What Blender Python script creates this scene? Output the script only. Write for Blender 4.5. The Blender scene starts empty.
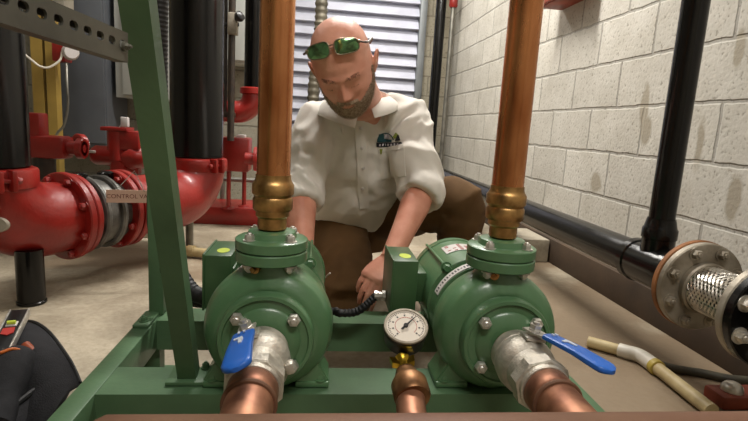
import bpy, bmesh, math, random
from mathutils import Vector, Matrix, noise
from mathutils.bvhtree import BVHTree
random.seed(7)
PI = math.pi
SC = bpy.context.scene
COL = SC.collection
V = Vector
# ------------------------------------------------------------------ camera calibration (748 x 421 frame)
F = 500.0; CX, CY = 374.0, 210.5; H = 0.65
Yv = V((321 - CX, 123 - CY, F)).normalized()
_ny = (F * F + (-177.0) * (321 - CX)) / (CY - 123)
Zd = V((-177.0, _ny, F)); Zd = (Zd - Zd.dot(Yv) * Yv).normalized()
Xv = Zd.cross(Yv)
if Xv.x < 0: Xv = -Xv
def ray(px, py):
    c = V((px - CX, py - CY, F))
    return V((c.dot(Xv), c.dot(Yv), -c.dot(Zd)))
def P(px, py, Y):
    r = ray(px, py); k = Y / r.y
    return V((r.x * k, Y, H + r.z * k))
def PZ(px, py, z):
    r = ray(px, py); k = (z - H) / r.z
    return V((r.x * k, r.y * k, z))
def PX(px, py, x):
    r = ray(px, py); k = x / r.x
    return V((x, r.y * k, H + r.z * k))

# ------------------------------------------------------------------ materials
def sr(c):
    return tuple(((v / 255.0) / 12.92 if v / 255.0 <= .04045 else ((v / 255.0 + .055) / 1.055) ** 2.4) for v in c) + (1.0,)
def mat(name, rgb, rough=.5, metal=0.0, var=.12, scale=8.0, bump=0.0, bscale=60.0, rvar=.1, spec=.5, rgb2=None, coat=0.0, anis=None, sheen=0.0):
    m = bpy.data.materials.new(name); m.use_nodes = True
    nt = m.node_tree; b = nt.nodes['Principled BSDF']
    b.inputs['Metallic'].default_value = metal
    b.inputs['Specular IOR Level'].default_value = spec
    if coat: b.inputs['Coat Weight'].default_value = coat; b.inputs['Coat Roughness'].default_value = .15
    if sheen: b.inputs['Sheen Weight'].default_value = sheen
    tc = nt.nodes.new('ShaderNodeTexCoord')
    src = tc.outputs['Object']
    if anis:
        mp = nt.nodes.new('ShaderNodeMapping'); mp.inputs['Scale'].default_value = anis
        nt.links.new(src, mp.inputs['Vector']); src = mp.outputs['Vector']
    n = nt.nodes.new('ShaderNodeTexNoise'); n.inputs['Scale'].default_value = scale; n.inputs['Detail'].default_value = 6
    nt.links.new(src, n.inputs['Vector'])
    cr = nt.nodes.new('ShaderNodeValToRGB')
    c = sr(rgb); d = sr(rgb2) if rgb2 else tuple(v * (1 - 2.2 * var) for v in c[:3]) + (1,)
    e = tuple(min(1, v * (1 + 1.0 * var)) for v in c[:3]) + (1,)
    cr.color_ramp.elements[0].position = .3; cr.color_ramp.elements[0].color = d
    cr.color_ramp.elements[1].position = .7; cr.color_ramp.elements[1].color = e
    nt.links.new(n.outputs['Fac'], cr.inputs['Fac']); nt.links.new(cr.outputs['Color'], b.inputs['Base Color'])
    mr = nt.nodes.new('ShaderNodeMapRange'); mr.inputs['To Min'].default_value = max(.02, rough - rvar); mr.inputs['To Max'].default_value = min(1, rough + rvar)
    nt.links.new(n.outputs['Fac'], mr.inputs['Value']); nt.links.new(mr.outputs['Result'], b.inputs['Roughness'])
    if bump:
        n2 = nt.nodes.new('ShaderNodeTexNoise'); n2.inputs['Scale'].default_value = bscale; n2.inputs['Detail'].default_value = 5
        nt.links.new(tc.outputs['Object'], n2.inputs['Vector'])
        bp = nt.nodes.new('ShaderNodeBump'); bp.inputs['Strength'].default_value = bump; bp.inputs['Distance'].default_value = .004
        nt.links.new(n2.outputs['Fac'], bp.inputs['Height']); nt.links.new(bp.outputs['Normal'], b.inputs['Normal'])
    return m
def emat(name, rgb, s):
    m = bpy.data.materials.new(name); m.use_nodes = True
    b = m.node_tree.nodes['Principled BSDF']
    b.inputs['Base Color'].default_value = sr(rgb); b.inputs['Emission Color'].default_value = sr(rgb); b.inputs['Emission Strength'].default_value = s
    return m
def patch_mask(nt, tc, centers, axes, nscale=9.0):
    """soft blotches of wear at given places on a surface; returns a 0..1 socket"""
    out = None
    nz = nt.nodes.new('ShaderNodeTexNoise'); nz.inputs['Scale'].default_value = nscale; nz.inputs['Detail'].default_value = 8
    nt.links.new(tc, nz.inputs['Vector'])
    for (c, r) in centers:
        mp = nt.nodes.new('ShaderNodeMapping'); mp.vector_type = 'POINT'
        mp.inputs['Location'].default_value = [-c[i] / r[i] for i in range(3)]
        mp.inputs['Scale'].default_value = [1 / r[i] for i in range(3)]
        nt.links.new(tc, mp.inputs['Vector'])
        ln = nt.nodes.new('ShaderNodeVectorMath'); ln.operation = 'LENGTH'; nt.links.new(mp.outputs['Vector'], ln.inputs[0])
        ad = nt.nodes.new('ShaderNodeMath'); ad.operation = 'MULTIPLY_ADD'; nt.links.new(nz.outputs['Fac'], ad.inputs[0]); ad.inputs[1].default_value = 2.2
        nt.links.new(ln.outputs['Value'], ad.inputs[2])
        mr = nt.nodes.new('ShaderNodeMapRange'); mr.inputs['From Min'].default_value = 2.15; mr.inputs['From Max'].default_value = 1.75
        nt.links.new(ad.outputs[0], mr.inputs['Value'])
        if out is None: out = mr.outputs['Result']
        else:
            mx = nt.nodes.new('ShaderNodeMath'); mx.operation = 'MAXIMUM'; nt.links.new(out, mx.inputs[0]); nt.links.new(mr.outputs['Result'], mx.inputs[1]); out = mx.outputs[0]
    return out
def cmu(name, ax, off, tint=(214, 208, 192), patches=()):
    """painted concrete block wall 0.4 x 0.2 m; ax = which object axis runs along the wall"""
    m = bpy.data.materials.new(name); m.use_nodes = True
    nt = m.node_tree; b = nt.nodes['Principled BSDF']; L = nt.links.new; N = nt.nodes.new
    tc = N('ShaderNodeTexCoord').outputs['Object']
    sp = N('ShaderNodeSeparateXYZ'); L(tc, sp.inputs[0])
    # wobble so the joints are not ruler straight
    wn = N('ShaderNodeTexNoise'); wn.inputs['Scale'].default_value = 14; wn.inputs['Detail'].default_value = 4; L(tc, wn.inputs['Vector'])
    ws = N('ShaderNodeVectorMath'); ws.operation = 'MULTIPLY_ADD'; L(wn.outputs['Color'], ws.inputs[0])
    ws.inputs[1].default_value = (.014, .014, 0)
    cb = N('ShaderNodeCombineXYZ')
    ad = N('ShaderNodeMath'); ad.operation = 'ADD'; ad.inputs[1].default_value = off; L(sp.outputs[ax], ad.inputs[0])
    L(ad.outputs[0], cb.inputs[0]); L(sp.outputs[2], cb.inputs[1]); L(cb.outputs[0], ws.inputs[2])
    br = N('ShaderNodeTexBrick'); br.inputs['Scale'].default_value = 1; br.inputs['Brick Width'].default_value = .4; br.inputs['Row Height'].default_value = .2
    br.inputs['Mortar Size'].default_value = .009; br.inputs['Mortar Smooth'].default_value = .6; br.inputs['Bias'].default_value = 0
    c = sr(tint); br.inputs['Color1'].default_value = c; br.inputs['Color2'].default_value = tuple(v * .9 for v in c[:3]) + (1,)
    br.inputs['Mortar'].default_value = tuple(v * .66 for v in c[:3]) + (1,)
    L(ws.outputs[0], br.inputs['Vector'])
    n = N('ShaderNodeTexNoise'); n.inputs['Scale'].default_value = 5; n.inputs['Detail'].default_value = 8; n.inputs['Roughness'].default_value = .7; L(tc, n.inputs['Vector'])
    cr = N('ShaderNodeValToRGB'); cr.color_ramp.elements[0].position = .3; cr.color_ramp.elements[0].color = (.72, .70, .66, 1); cr.color_ramp.elements[1].position = .62; cr.color_ramp.elements[1].color = (1, 1, 1, 1)
    L(n.outputs['Fac'], cr.inputs['Fac'])
    mx = N('ShaderNodeMix'); mx.data_type = 'RGBA'; mx.blend_type = 'MULTIPLY'; mx.inputs['Factor'].default_value = .75
    L(br.outputs['Color'], mx.inputs['A']); L(cr.outputs['Color'], mx.inputs['B'])
    # pits of the block
    pv = N('ShaderNodeTexNoise'); pv.inputs['Scale'].default_value = 75; pv.inputs['Detail'].default_value = 4; L(tc, pv.inputs['Vector'])
    pr = N('ShaderNodeValToRGB'); pr.color_ramp.elements[0].position = .30; pr.color_ramp.elements[0].color = (.5, .48, .44, 1); pr.color_ramp.elements[1].position = .42; pr.color_ramp.elements[1].color = (1, 1, 1, 1)
    L(pv.outputs['Fac'], pr.inputs['Fac'])
    mx2 = N('ShaderNodeMix'); mx2.data_type = 'RGBA'; mx2.blend_type = 'MULTIPLY'; mx2.inputs['Factor'].default_value = .8
    L(mx.outputs['Result'], mx2.inputs['A']); L(pr.outputs['Color'], mx2.inputs['B'])
    res = mx2.outputs['Result']
    if patches:
        pm = patch_mask(nt, tc, patches, None)
        mx3 = N('ShaderNodeMix'); mx3.data_type = 'RGBA'; L(pm, mx3.inputs['Factor']); L(res, mx3.inputs['A']); mx3.inputs['B'].default_value = sr((164, 156, 140))
        res = mx3.outputs['Result']
    L(res, b.inputs['Base Color']); b.inputs['Roughness'].default_value = .8; b.inputs['Specular IOR Level'].default_value = .25
    hs = N('ShaderNodeMath'); hs.operation = 'MULTIPLY_ADD'; L(br.outputs['Fac'], hs.inputs[0]); hs.inputs[1].default_value = -1.0
    h2 = N('ShaderNodeMath'); h2.operation = 'MULTIPLY'; L(pv.outputs['Fac'], h2.inputs[0]); h2.inputs[1].default_value = .55; L(h2.outputs[0], hs.inputs[2])
    bp = N('ShaderNodeBump'); bp.inputs['Strength'].default_value = .65; bp.inputs['Distance'].default_value = .006; L(hs.outputs[0], bp.inputs['Height']); L(bp.outputs['Normal'], b.inputs['Normal'])
    return m
def concrete(name, c1, c2, patches=(), pc=(96, 76, 54)):
    m = bpy.data.materials.new(name); m.use_nodes = True
    nt = m.node_tree; b = nt.nodes['Principled BSDF']; L = nt.links.new; N = nt.nodes.new
    tc = N('ShaderNodeTexCoord').outputs['Object']
    n = N('ShaderNodeTexNoise'); n.inputs['Scale'].default_value = 2.6; n.inputs['Detail'].default_value = 9; n.inputs['Roughness'].default_value = .65; n.inputs['Distortion'].default_value = .5; L(tc, n.inputs['Vector'])
    cr = N('ShaderNodeValToRGB'); cr.color_ramp.elements[0].position = .38; cr.color_ramp.elements[0].color = sr(c2); cr.color_ramp.elements[1].position = .62; cr.color_ramp.elements[1].color = sr(c1)
    L(n.outputs['Fac'], cr.inputs['Fac'])
    f = N('ShaderNodeTexNoise'); f.inputs['Scale'].default_value = 60; f.inputs['Detail'].default_value = 6; L(tc, f.inputs['Vector'])
    fr = N('ShaderNodeValToRGB'); fr.color_ramp.elements[0].position = .3; fr.color_ramp.elements[0].color = (.78, .76, .73, 1); fr.color_ramp.elements[1].position = .6; fr.color_ramp.elements[1].color = (1, 1, 1, 1); L(f.outputs['Fac'], fr.inputs['Fac'])
    mx = N('ShaderNodeMix'); mx.data_type = 'RGBA'; mx.blend_type = 'MULTIPLY'; mx.inputs['Factor'].default_value = .7; L(cr.outputs['Color'], mx.inputs['A']); L(fr.outputs['Color'], mx.inputs['B'])
    res = mx.outputs['Result']
    if patches:
        pm = patch_mask(nt, tc, patches, None, 3.5)
        mk = N('ShaderNodeMath'); mk.operation = 'MULTIPLY'; mk.inputs[1].default_value = .8; L(pm, mk.inputs[0])
        mx3 = N('ShaderNodeMix'); mx3.data_type = 'RGBA'; L(mk.outputs[0], mx3.inputs['Factor']); L(res, mx3.inputs['A']); mx3.inputs['B'].default_value = sr(pc); res = mx3.outputs['Result']
    L(res, b.inputs['Base Color'])
    mr = N('ShaderNodeMapRange'); mr.inputs['To Min'].default_value = .45; mr.inputs['To Max'].default_value = .85; L(n.outputs['Fac'], mr.inputs['Value']); L(mr.outputs['Result'], b.inputs['Roughness'])
    bp = N('ShaderNodeBump'); bp.inputs['Strength'].default_value = .4; bp.inputs['Distance'].default_value = .004; L(f.outputs['Fac'], bp.inputs['Height']); L(bp.outputs['Normal'], b.inputs['Normal'])
    return m

MT = {}
MT['pump'] = mat('pump_green', (86, 124, 86), .34, 0, .10, 7, .10, 120, .08, .5, coat=.25)
MT['frame'] = mat('frame_green', (82, 112, 80), .42, 0, .14, 6, .12, 90, .1, .4)
MT['dkgreen'] = mat('box_green', (66, 98, 62), .4, 0, .12, 9, .06, 90)
MT['red'] = mat('fire_red', (146, 29, 22), .38, 0, .14, 9, .25, 90, .1, .5, coat=.2)
MT['red2'] = mat('rust_red', (146, 66, 44), .6, 0, .2, 12, .1, 60)
MT['blackpipe'] = mat('black_pipe', (11, 10, 10), .20, 0, .2, 10, .06, 50, .08, .4)
MT['blackpipe2'] = mat('black_iron', (34, 30, 28), .38, 0, .3, 25, .3, 40, .14, .5, rgb2=(62, 50, 40))
MT['rubber'] = mat('rubber', (18, 18, 19), .55, 0, .2, 20)
MT['copper'] = mat('copper_tarnished', (222, 158, 108), .27, 1, .2, 7, .05, 40, .08, rgb2=(176, 108, 66), anis=(3, 3, .8))
MT['copper2'] = mat('copper_bright', (176, 128, 100), .46, .75, .2, 22, .06, 60, .1, rgb2=(124, 82, 64))
MT['copperdull'] = mat('copper_dull', (112, 82, 60), .65, .1, .2, 6, .08, 60, .1, rgb2=(104, 68, 50))
MT['brass'] = mat('brass', (190, 150, 96), .36, 1, .2, 40, .08, 90, .1, rgb2=(132, 100, 62))
MT['brassy'] = mat('brass_yellow', (206, 170, 60), .3, 1, .15, 40)
MT['steel'] = mat('steel', (214, 210, 202), .38, .75, .12, 50, .05, 100, .1)
MT['dullsteel'] = mat('cast_stainless', (206, 200, 188), .46, .75, .12, 60, .3, 220, .1)
MT['castgrey'] = mat('cast_grey', (160, 152, 138), .5, .5, .2, 14, .3, 80, .1, rgb2=(112, 102, 86))
MT['rustedge'] = mat('rust_edge', (150, 98, 56), .7, .2, .25, 20, .3, 80)
MT['valvegrey'] = mat('valve_grey', (112, 110, 106), .42, .4, .2, 16, .3, 80, .1, rgb2=(64, 62, 58))
MT['galv'] = mat('galvanised', (142, 140, 132), .42, .8, .18, 12, .1, 60, .1)
MT['strut'] = mat('strut_steel', (104, 102, 92), .55, .5, .2, 10, .1, 60)
MT['blue'] = mat('blue_vinyl', (38, 102, 196), .35, 0, .06, 10, .04, 80, .06)
MT['wht'] = mat('white_mark', (206, 214, 226), .5, 0, .05)
MT['yell'] = mat('yellow_sticker', (196, 214, 70), .5, 0, .05)
MT['label'] = mat('paper_label', (206, 200, 196), .5, 0, .05)
MT['ink'] = mat('ink', (60, 56, 60), .6, 0, .05)
MT['redink'] = mat('red_ink', (176, 50, 44), .6, 0, .05)
MT['dial'] = mat('dial_face', (214, 204, 190), .5, 0, .03)
MT['black'] = mat('black_plastic', (20, 20, 21), .35, 0, .1)
MT['bag'] = mat('bag_fabric', (38, 38, 41), .8, 0, .2, 40, .5, 400, .05, .3)
MT['orange'] = mat('orange', (204, 104, 32), .5, 0, .1)
MT['cabgrey'] = mat('cabinet_grey', (94, 98, 104), .5, 0, .1, 3)
MT['cablight'] = mat('cabinet_light', (176, 178, 172), .45, 0, .05, 3)
MT['ochre'] = mat('ochre_paint', (164, 136, 66), .5, 0, .15, 5)
MT['louver'] = mat('louver_alu', (204, 206, 220), .5, .0, .06, 6)
MT['louverframe'] = mat('louver_frame', (128, 132, 134), .45, .4, .1, 6)
MT['pvc'] = mat('pvc', (206, 190, 146), .45, 0, .14, 10, .05, 60, rgb2=(150, 128, 86))
MT['pvcw'] = mat('pvc_white', (222, 216, 202), .4, 0, .08, 12)
MT['pvcy'] = mat('pvc_yellow', (186, 164, 74), .45, 0, .1, 12)
MT['oldhose'] = mat('old_hose', (66, 62, 48), .6, 0, .25, 30, .2, 60)
MT['skin'] = mat('skin', (224, 164, 140), .46, 0, .06, 14, .12, 160, .08, .45, rgb2=(206, 134, 110))
MT['shirt'] = mat('shirt_cotton', (226, 221, 212), .85, 0, .03, 5, .15, 500, .05, .2, sheen=.1)
MT['pants'] = mat('trouser_cotton', (104, 78, 50), .9, 0, .14, 6, .3, 400, .05, .2)
MT['beard'] = mat('beard_hair', (196, 172, 150), .7, 0, .2, 200, rgb2=(138, 110, 90))
MT['brow'] = mat('brow_hair', (150, 104, 80), .7, 0, .2, 200)
MT['lens'] = mat('mirror_lens', (104, 150, 104), .10, .8, .5, 46, rgb2=(48, 28, 22), rvar=.03)
MT['gold'] = mat('glasses_metal', (150, 136, 116), .35, 1, .05)
MT['tort'] = mat('glasses_arm', (60, 44, 34), .35, 0, .3, 60)
MT['teal'] = mat('thread_teal', (36, 78, 84), .8, 0, .05)
MT['navy'] = mat('thread_navy', (26, 28, 36), .8, 0, .05)
MT['gthread'] = mat('thread_green', (130, 140, 60), .8, 0, .05)
MT['wthread'] = mat('thread_pale', (196, 190, 196), .8, 0, .05)
MT['ceil'] = mat('ceiling_paint', (150, 146, 136), .9, 0, .05, 2)
MT['lamphouse'] = mat('lamp_housing', (220, 220, 216), .5)
MT['boots'] = mat('boot_leather', (40, 32, 26), .6, 0, .15)
MT['conc'] = concrete('block_concrete', (190, 182, 164), (150, 140, 122))
MT['wood'] = mat('cardboard', (150, 122, 84), .8, 0, .15, 8)

# ------------------------------------------------------------------ mesh helpers
class MB:
    def __init__(s): s.v = []; s.f = []
    def add(s, vs, fs):
        o = len(s.v); s.v += [V(v) for v in vs]; s.f += [tuple(i + o for i in f) for f in fs]; return s
def frame_from(d, up=V((0, 0, 1))):
    d = V(d).normalized()
    if abs(d.dot(up)) > .97: up = V((0, 1, 0)) if abs(d.y) < .9 else V((1, 0, 0))
    a = up.cross(d).normalized(); b = d.cross(a).normalized()
    return a, b, d
def box(m, c, s, R=None, bev=0.0):
    c = V(c); hx, hy, hz = s[0] / 2, s[1] / 2, s[2] / 2
    if bev <= 0:
        vs = [V((x, y, z)) for x in (-hx, hx) for y in (-hy, hy) for z in (-hz, hz)]
        fs = [(0, 1, 3, 2), (4, 6, 7, 5), (0, 4, 5, 1), (2, 3, 7, 6), (0, 2, 6, 4), (1, 5, 7, 3)]
    else:
        bm = bmesh.new(); bmesh.ops.create_cube(bm, size=1)
        for v in bm.verts: v.co = V((v.co.x * s[0], v.co.y * s[1], v.co.z * s[2]))
        bmesh.ops.bevel(bm, geom=list(bm.edges), offset=min(bev, min(s) * .45), segments=2, profile=.5, affect='EDGES')
        bm.verts.ensure_lookup_table(); vs = [v.co.copy() for v in bm.verts]; fs = [tuple(v.index for v in f.verts) for f in bm.faces]; bm.free()
    if R is not None: vs = [R @ v for v in vs]
    return m.add([v + c for v in vs], fs)
def lathe(m, prof, c, d=(0, 0, 1), seg=40, up=V((0, 0, 1)), ell=(1, 1), cap=True):
    """prof = [(radius, height along d)], closed with discs"""
    a, b, d = frame_from(d, up); c = V(c); vs = []; fs = []; n = len(prof)
    for r, h in prof:
        for k in range(seg):
            t = 2 * PI * k / seg
            vs.append(c + d * h + a * (r * ell[0] * math.cos(t)) + b * (r * ell[1] * math.sin(t)))
    for i in range(n - 1):
        for k in range(seg):
            k2 = (k + 1) % seg
            fs.append((i * seg + k, i * seg + k2, (i + 1) * seg + k2, (i + 1) * seg + k))
    if cap:
        fs.append(tuple(range(seg - 1, -1, -1))); fs.append(tuple((n - 1) * seg + k for k in range(seg)))
    return m.add(vs, fs)
def cyl(m, p, q, r, seg=24, r2=None, bev=0.0):
    p = V(p); q = V(q); L = (q - p).length; r2 = r if r2 is None else r2
    pr = [(r, 0), (r2, L)] if bev <= 0 else [(r - bev, 0), (r, bev), (r2, L - bev), (r2 - bev, L)]
    return lathe(m, pr, p, q - p, seg)
def catmull(pts, n=8):
    pts = [V(p) for p in pts]; out = []
    ps = [pts[0] * 2 - pts[1]] + pts + [pts[-1] * 2 - pts[-2]]
    for i in range(1, len(ps) - 2):
        for k in range(n):
            t = k / n; a, b, c, d = ps[i - 1], ps[i], ps[i + 1], ps[i + 2]
            out.append(.5 * ((2 * b) + (c - a) * t + (2 * a - 5 * b + 4 * c - d) * t * t + (3 * b - a - 3 * c + d) * t ** 3))
    out.append(pts[-1]); return out
def tube(m, path, r, seg=16, cap=True, up=None, ell=None):
    """r: number or list; ell=(sx,sy) list for elliptical; parallel transport frame"""
    path = [V(p) for p in path]; n = len(path)
    rr = r if isinstance(r, (list, tuple)) else [r] * n
    vs = []; fs = []; a = None
    for i in range(n):
        t = (path[min(i + 1, n - 1)] - path[max(i - 1, 0)]).normalized()
        if a is None:
            a, b, _ = frame_from(t, up or V((0, 0, 1)))
        else:
            a = (a - t * a.dot(t)).normalized(); b = t.cross(a)
        e = (ell[i] if isinstance(ell, list) else ell) if ell else (1, 1)
        for k in range(seg):
            th = 2 * PI * k / seg
            vs.append(path[i] + a * (rr[i] * e[0] * math.cos(th)) + b * (rr[i] * e[1] * math.sin(th)))
    for i in range(n - 1):
        for k in range(seg):
            k2 = (k + 1) % seg; fs.append((i * seg + k, i * seg + k2, (i + 1) * seg + k2, (i + 1) * seg + k))
    if cap: fs.append(tuple(range(seg - 1, -1, -1))); fs.append(tuple((n - 1) * seg + k for k in range(seg)))
    return m.add(vs, fs)
def prism(m, poly, o, ux, uy, th):
    """extrude a 2D polygon (in plane ux,uy at o) symmetric by th along the normal"""
    o = V(o); ux = V(ux).normalized(); uy = V(uy).normalized(); w = ux.cross(uy).normalized(); n = len(poly)
    vs = [o + ux * x + uy * y - w * th / 2 for x, y in poly] + [o + ux * x + uy * y + w * th / 2 for x, y in poly]
    fs = [tuple(range(n - 1, -1, -1)), tuple(range(n, 2 * n))] + [(i, (i + 1) % n, (i + 1) % n + n, i + n) for i in range(n)]
    return m.add(vs, fs)
def hexbolt(m, c, d, af=.016, h=.009, washer=True, stud=True):
    d = V(d).normalized()
    if washer: lathe(m, [(af * .78, 0), (af * .78, .0025)], c, d, 20)
    lathe(m, [(af * .575, .0025), (af * .575, h * .85), (af * .48, h + .0015)], c, d, 6)
    if stud: lathe(m, [(af * .3, h), (af * .3, h + .003), (af * .22, h + .0045)], c, d, 12)
    return m
def ring(m, c, d, ro, ri, th, seg=40, bev=.002):
    a, b, d = frame_from(d); c = V(c)
    prof = [(ri, 0), (ro - bev, 0), (ro, bev), (ro, th - bev), (ro - bev, th), (ri, th)]
    vs = []; fs = []; n = len(prof)
    for r, h in prof:
        for k in range(seg):
            t = 2 * PI * k / seg; vs.append(c + d * h + a * r * math.cos(t) + b * r * math.sin(t))
    for i in range(n):
        j = (i + 1) % n
        for k in range(seg):
            k2 = (k + 1) % seg; fs.append((i * seg + k, i * seg + k2, j * seg + k2, j * seg + k))
    return m.add(vs, fs)
def mesh_obj(name, vs, fs, material, origin, parent=None, sharp=38):
    me = bpy.data.meshes.new(name); me.from_pydata([v - origin for v in vs], [], fs); me.update()
    bm = bmesh.new(); bm.from_mesh(me); bmesh.ops.recalc_face_normals(bm, faces=bm.faces); bm.to_mesh(me); bm.free()
    me.polygons.foreach_set('use_smooth', [True] * len(me.polygons)); me.set_sharp_from_angle(angle=math.radians(sharp))
    mats = material if isinstance(material, (list, tuple)) else [material]
    for q in mats: me.materials.append(q)
    o = bpy.data.objects.new(name, me); COL.objects.link(o)
    return o
def wloc(o):
    l = V(o.location)
    while o.parent: o = o.parent; l += V(o.location)
    return l
def obj(name, m, material, parent=None, label=None, sharp=38):
    if parent:
        o = mesh_obj(name, m.v, m.f, material, wloc(parent), None, sharp); o.parent = parent
    else:
        xs = [v.x for v in m.v]; ys = [v.y for v in m.v]; zs = [v.z for v in m.v]
        c = V(((min(xs) + max(xs)) / 2, (min(ys) + max(ys)) / 2, min(zs)))
        o = mesh_obj(name, m.v, m.f, material, c, None, sharp); o.location = c
    if label: o['label'] = label
    return o
obj_ = obj
def tag(o, label, cat, group=None):
    o['label'] = label; o['category'] = cat
    if group: o['group'] = group
    return o
def thing(name, loc, label, cat, group=None):
    o = bpy.data.objects.new(name, None); COL.objects.link(o); o.location = V(loc); o.empty_display_size = .05
    return tag(o, label, cat, group)
def struct(name, m, material):
    o = mesh_obj(name, m.v, m.f, material, V((0, 0, 0))); o['kind'] = 'structure'; return o
def copy_tree(o, parent=None):
    c = o.copy(); COL.objects.link(c); c.parent = parent
    for ch in list(o.children): copy_tree(ch, c)
    return c
def text_mesh(body, size, o, ux, uy, th=.0006):
    cu = bpy.data.curves.new('t', 'FONT'); cu.body = body; cu.size = size; cu.align_x = 'CENTER'; cu.align_y = 'CENTER'; cu.extrude = th / 2
    to = bpy.data.objects.new('t', cu); COL.objects.link(to)
    dg = bpy.context.evaluated_depsgraph_get(); me = bpy.data.meshes.new_from_object(to.evaluated_get(dg))
    ux = V(ux).normalized(); uy = V(uy).normalized(); w = ux.cross(uy)
    m = MB(); m.add([V(o) + ux * v.co.x + uy * v.co.y + w * v.co.z for v in me.vertices], [tuple(p.vertices) for p in me.polygons])
    bpy.data.objects.remove(to); bpy.data.meshes.remove(me); bpy.data.curves.remove(cu); return m
def remesh(m, voxel, smooth=4, fac=.5):
    """fuse overlapping closed shapes into one skin"""
    me = bpy.data.meshes.new('r'); me.from_pydata([tuple(v) for v in m.v], [], m.f)
    bm = bmesh.new(); bm.from_mesh(me); bmesh.ops.recalc_face_normals(bm, faces=bm.faces); bm.to_mesh(me); bm.free()
    o = bpy.data.objects.new('r', me); COL.objects.link(o)
    r = o.modifiers.new('r', 'REMESH'); r.mode = 'VOXEL'; r.voxel_size = voxel; r.use_smooth_shade = True
    s = o.modifiers.new('s', 'SMOOTH'); s.iterations = smooth; s.factor = fac
    dg = bpy.context.evaluated_depsgraph_get(); e = bpy.data.meshes.new_from_object(o.evaluated_get(dg))
    out = MB(); out.add([v.co.copy() for v in e.vertices], [tuple(p.vertices) for p in e.polygons])
    bpy.data.objects.remove(o); bpy.data.meshes.remove(me); bpy.data.meshes.remove(e); return out
def lerp(a, b, t): return a + (b - a) * t

# ------------------------------------------------------------------ the room
XR, YB, YP, XL, XP, YF, ZC = 1.29, 5.3, 3.85, -2.4, -.44, -1.6, 2.75
m = MB(); box(m, ((XL + XR) / 2, (YF + YB) / 2, -.05), (XR - XL + .4, YB - YF + .4, .1))
stains = [((.85, 1.5, 0), (.62, 1.1, .6)), ((.9, 2.4, 0), (.3, .5, .6)), ((-.9, 2.3, 0), (.3, .25, .3)), ((-.25, 2.2, 0), (.4, .25, .3)), ((1.05, 1.2, 0), (.2, .5, .4))]
struct('floor', m, concrete('floor_concrete', (188, 176, 154), (142, 130, 110), stains, (118, 98, 74)))
m = MB(); box(m, ((XL + XR) / 2, (YF + YB) / 2, ZC + .05), (XR - XL + .4, YB - YF + .4, .1)); struct('ceiling', m, MT['ceil'])
wall_patch = [((1.29, 1.93, .80), (.2, .03, .10)), ((1.29, 1.90, .70), (.2, .035, .05)), ((1.29, 1.60, .66), (.2, .022, .09)), ((1.29, 2.22, .45), (.2, .05, .05)), ((1.29, 1.50, .95), (.2, .02, .06)), ((1.29, 1.42, .50), (.2, .03, .07))]
m = MB(); box(m, (XR + .1, (YF + YB) / 2, ZC / 2), (.2, YB - YF + .2, ZC)); struct('wall_right', m, cmu('wall_block_right', 1, .065, (206, 202, 192), wall_patch))
m = MB(); box(m, ((XP + XR) / 2, YB + .1, ZC / 2), (XR - XP + .2, .2, ZC)); struct('wall_back', m, cmu('wall_block_back', 0, .1, (196, 188, 168)))
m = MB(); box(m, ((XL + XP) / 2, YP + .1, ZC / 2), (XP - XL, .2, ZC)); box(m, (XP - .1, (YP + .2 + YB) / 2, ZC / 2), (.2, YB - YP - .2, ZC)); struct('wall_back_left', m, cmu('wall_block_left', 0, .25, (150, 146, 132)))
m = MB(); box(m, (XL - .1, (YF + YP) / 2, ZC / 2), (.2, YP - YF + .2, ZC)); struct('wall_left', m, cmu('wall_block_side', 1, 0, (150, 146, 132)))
m = MB(); box(m, ((XL + XR) / 2, YF - .1, ZC / 2), (XR - XL + .2, .2, ZC)); struct('wall_front', m, cmu('wall_block_front', 0, 0, (170, 164, 148)))
m = MB(); box(m, (1.268, (YF + YB) / 2, .07), (.043, YB - YF - .004, .14), bev=.006)
struct('trim_1', m, concrete('kerb_concrete', (196, 188, 170), (150, 138, 118)))
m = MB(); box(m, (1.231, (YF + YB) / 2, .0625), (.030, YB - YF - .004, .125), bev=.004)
struct('trim_2', m, mat('kerb_face_shade', (74, 58, 42), .8, 0, .2, 5, .2, 40))  # kerb face strip coloured dark for the shade under the black pipe
# ceiling fluorescent lamps
def lamp_fixture(x, y, L, along, power, label, lit=True, col=(1, .965, .91), w=.16):
    t = thing('ceiling_light', (x, y, ZC - .09), label, 'light', 'ceiling tube lights')
    dx, dy = (L, .16) if along == 'x' else (.16, L)
    m = MB(); box(m, (x, y, ZC - .05), (dx, dy, .10 - .002), bev=.01); obj('housing', m, MT['lamphouse'], t)
    for s in (-.04, .04):
        m = MB(); a = V((L / 2 - .03, 0, 0)) if along == 'x' else V((0, L / 2 - .03, 0)); o = V((0, s, 0)) if along == 'x' else V((s, 0, 0))
        c = V((x, y, ZC - .115)); cyl(m, c - a + o, c + a + o, .013, 12); obj('tube', m, emat('tube_glow', (255, 240, 214), 4.0), t)
    ld = bpy.data.lights.new('light', 'AREA'); ld.shape = 'RECTANGLE'; ld.size = dx; ld.size_y = dy; ld.energy = power; ld.color = col
    lo = bpy.data.objects.new('lamp_light', ld); COL.objects.link(lo); lo.location = (0, 0, -.05); lo.parent = t
    return t
LIGHTS = [(.30, 2.55, 1.2, 'x', 84), (.35, 4.2, 1.2, 'x', 36), (-1.5, 2.4, 1.2, 'y', 9), (.4, -.4, 1.2, 'x', 38)]  # all out of view; the louver lamp and rear fill lamp are added for brightness
names = ['white ceiling tube light above the kneeling man', 'white ceiling tube light added to brighten the louvered vent and far wall', 'white ceiling tube light over the red fire piping', 'white ceiling tube light added as fill behind the camera position']
for (x, y, L, al, p), nm in zip(LIGHTS, names): lamp_fixture(x, y, L, al, p, nm)

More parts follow.
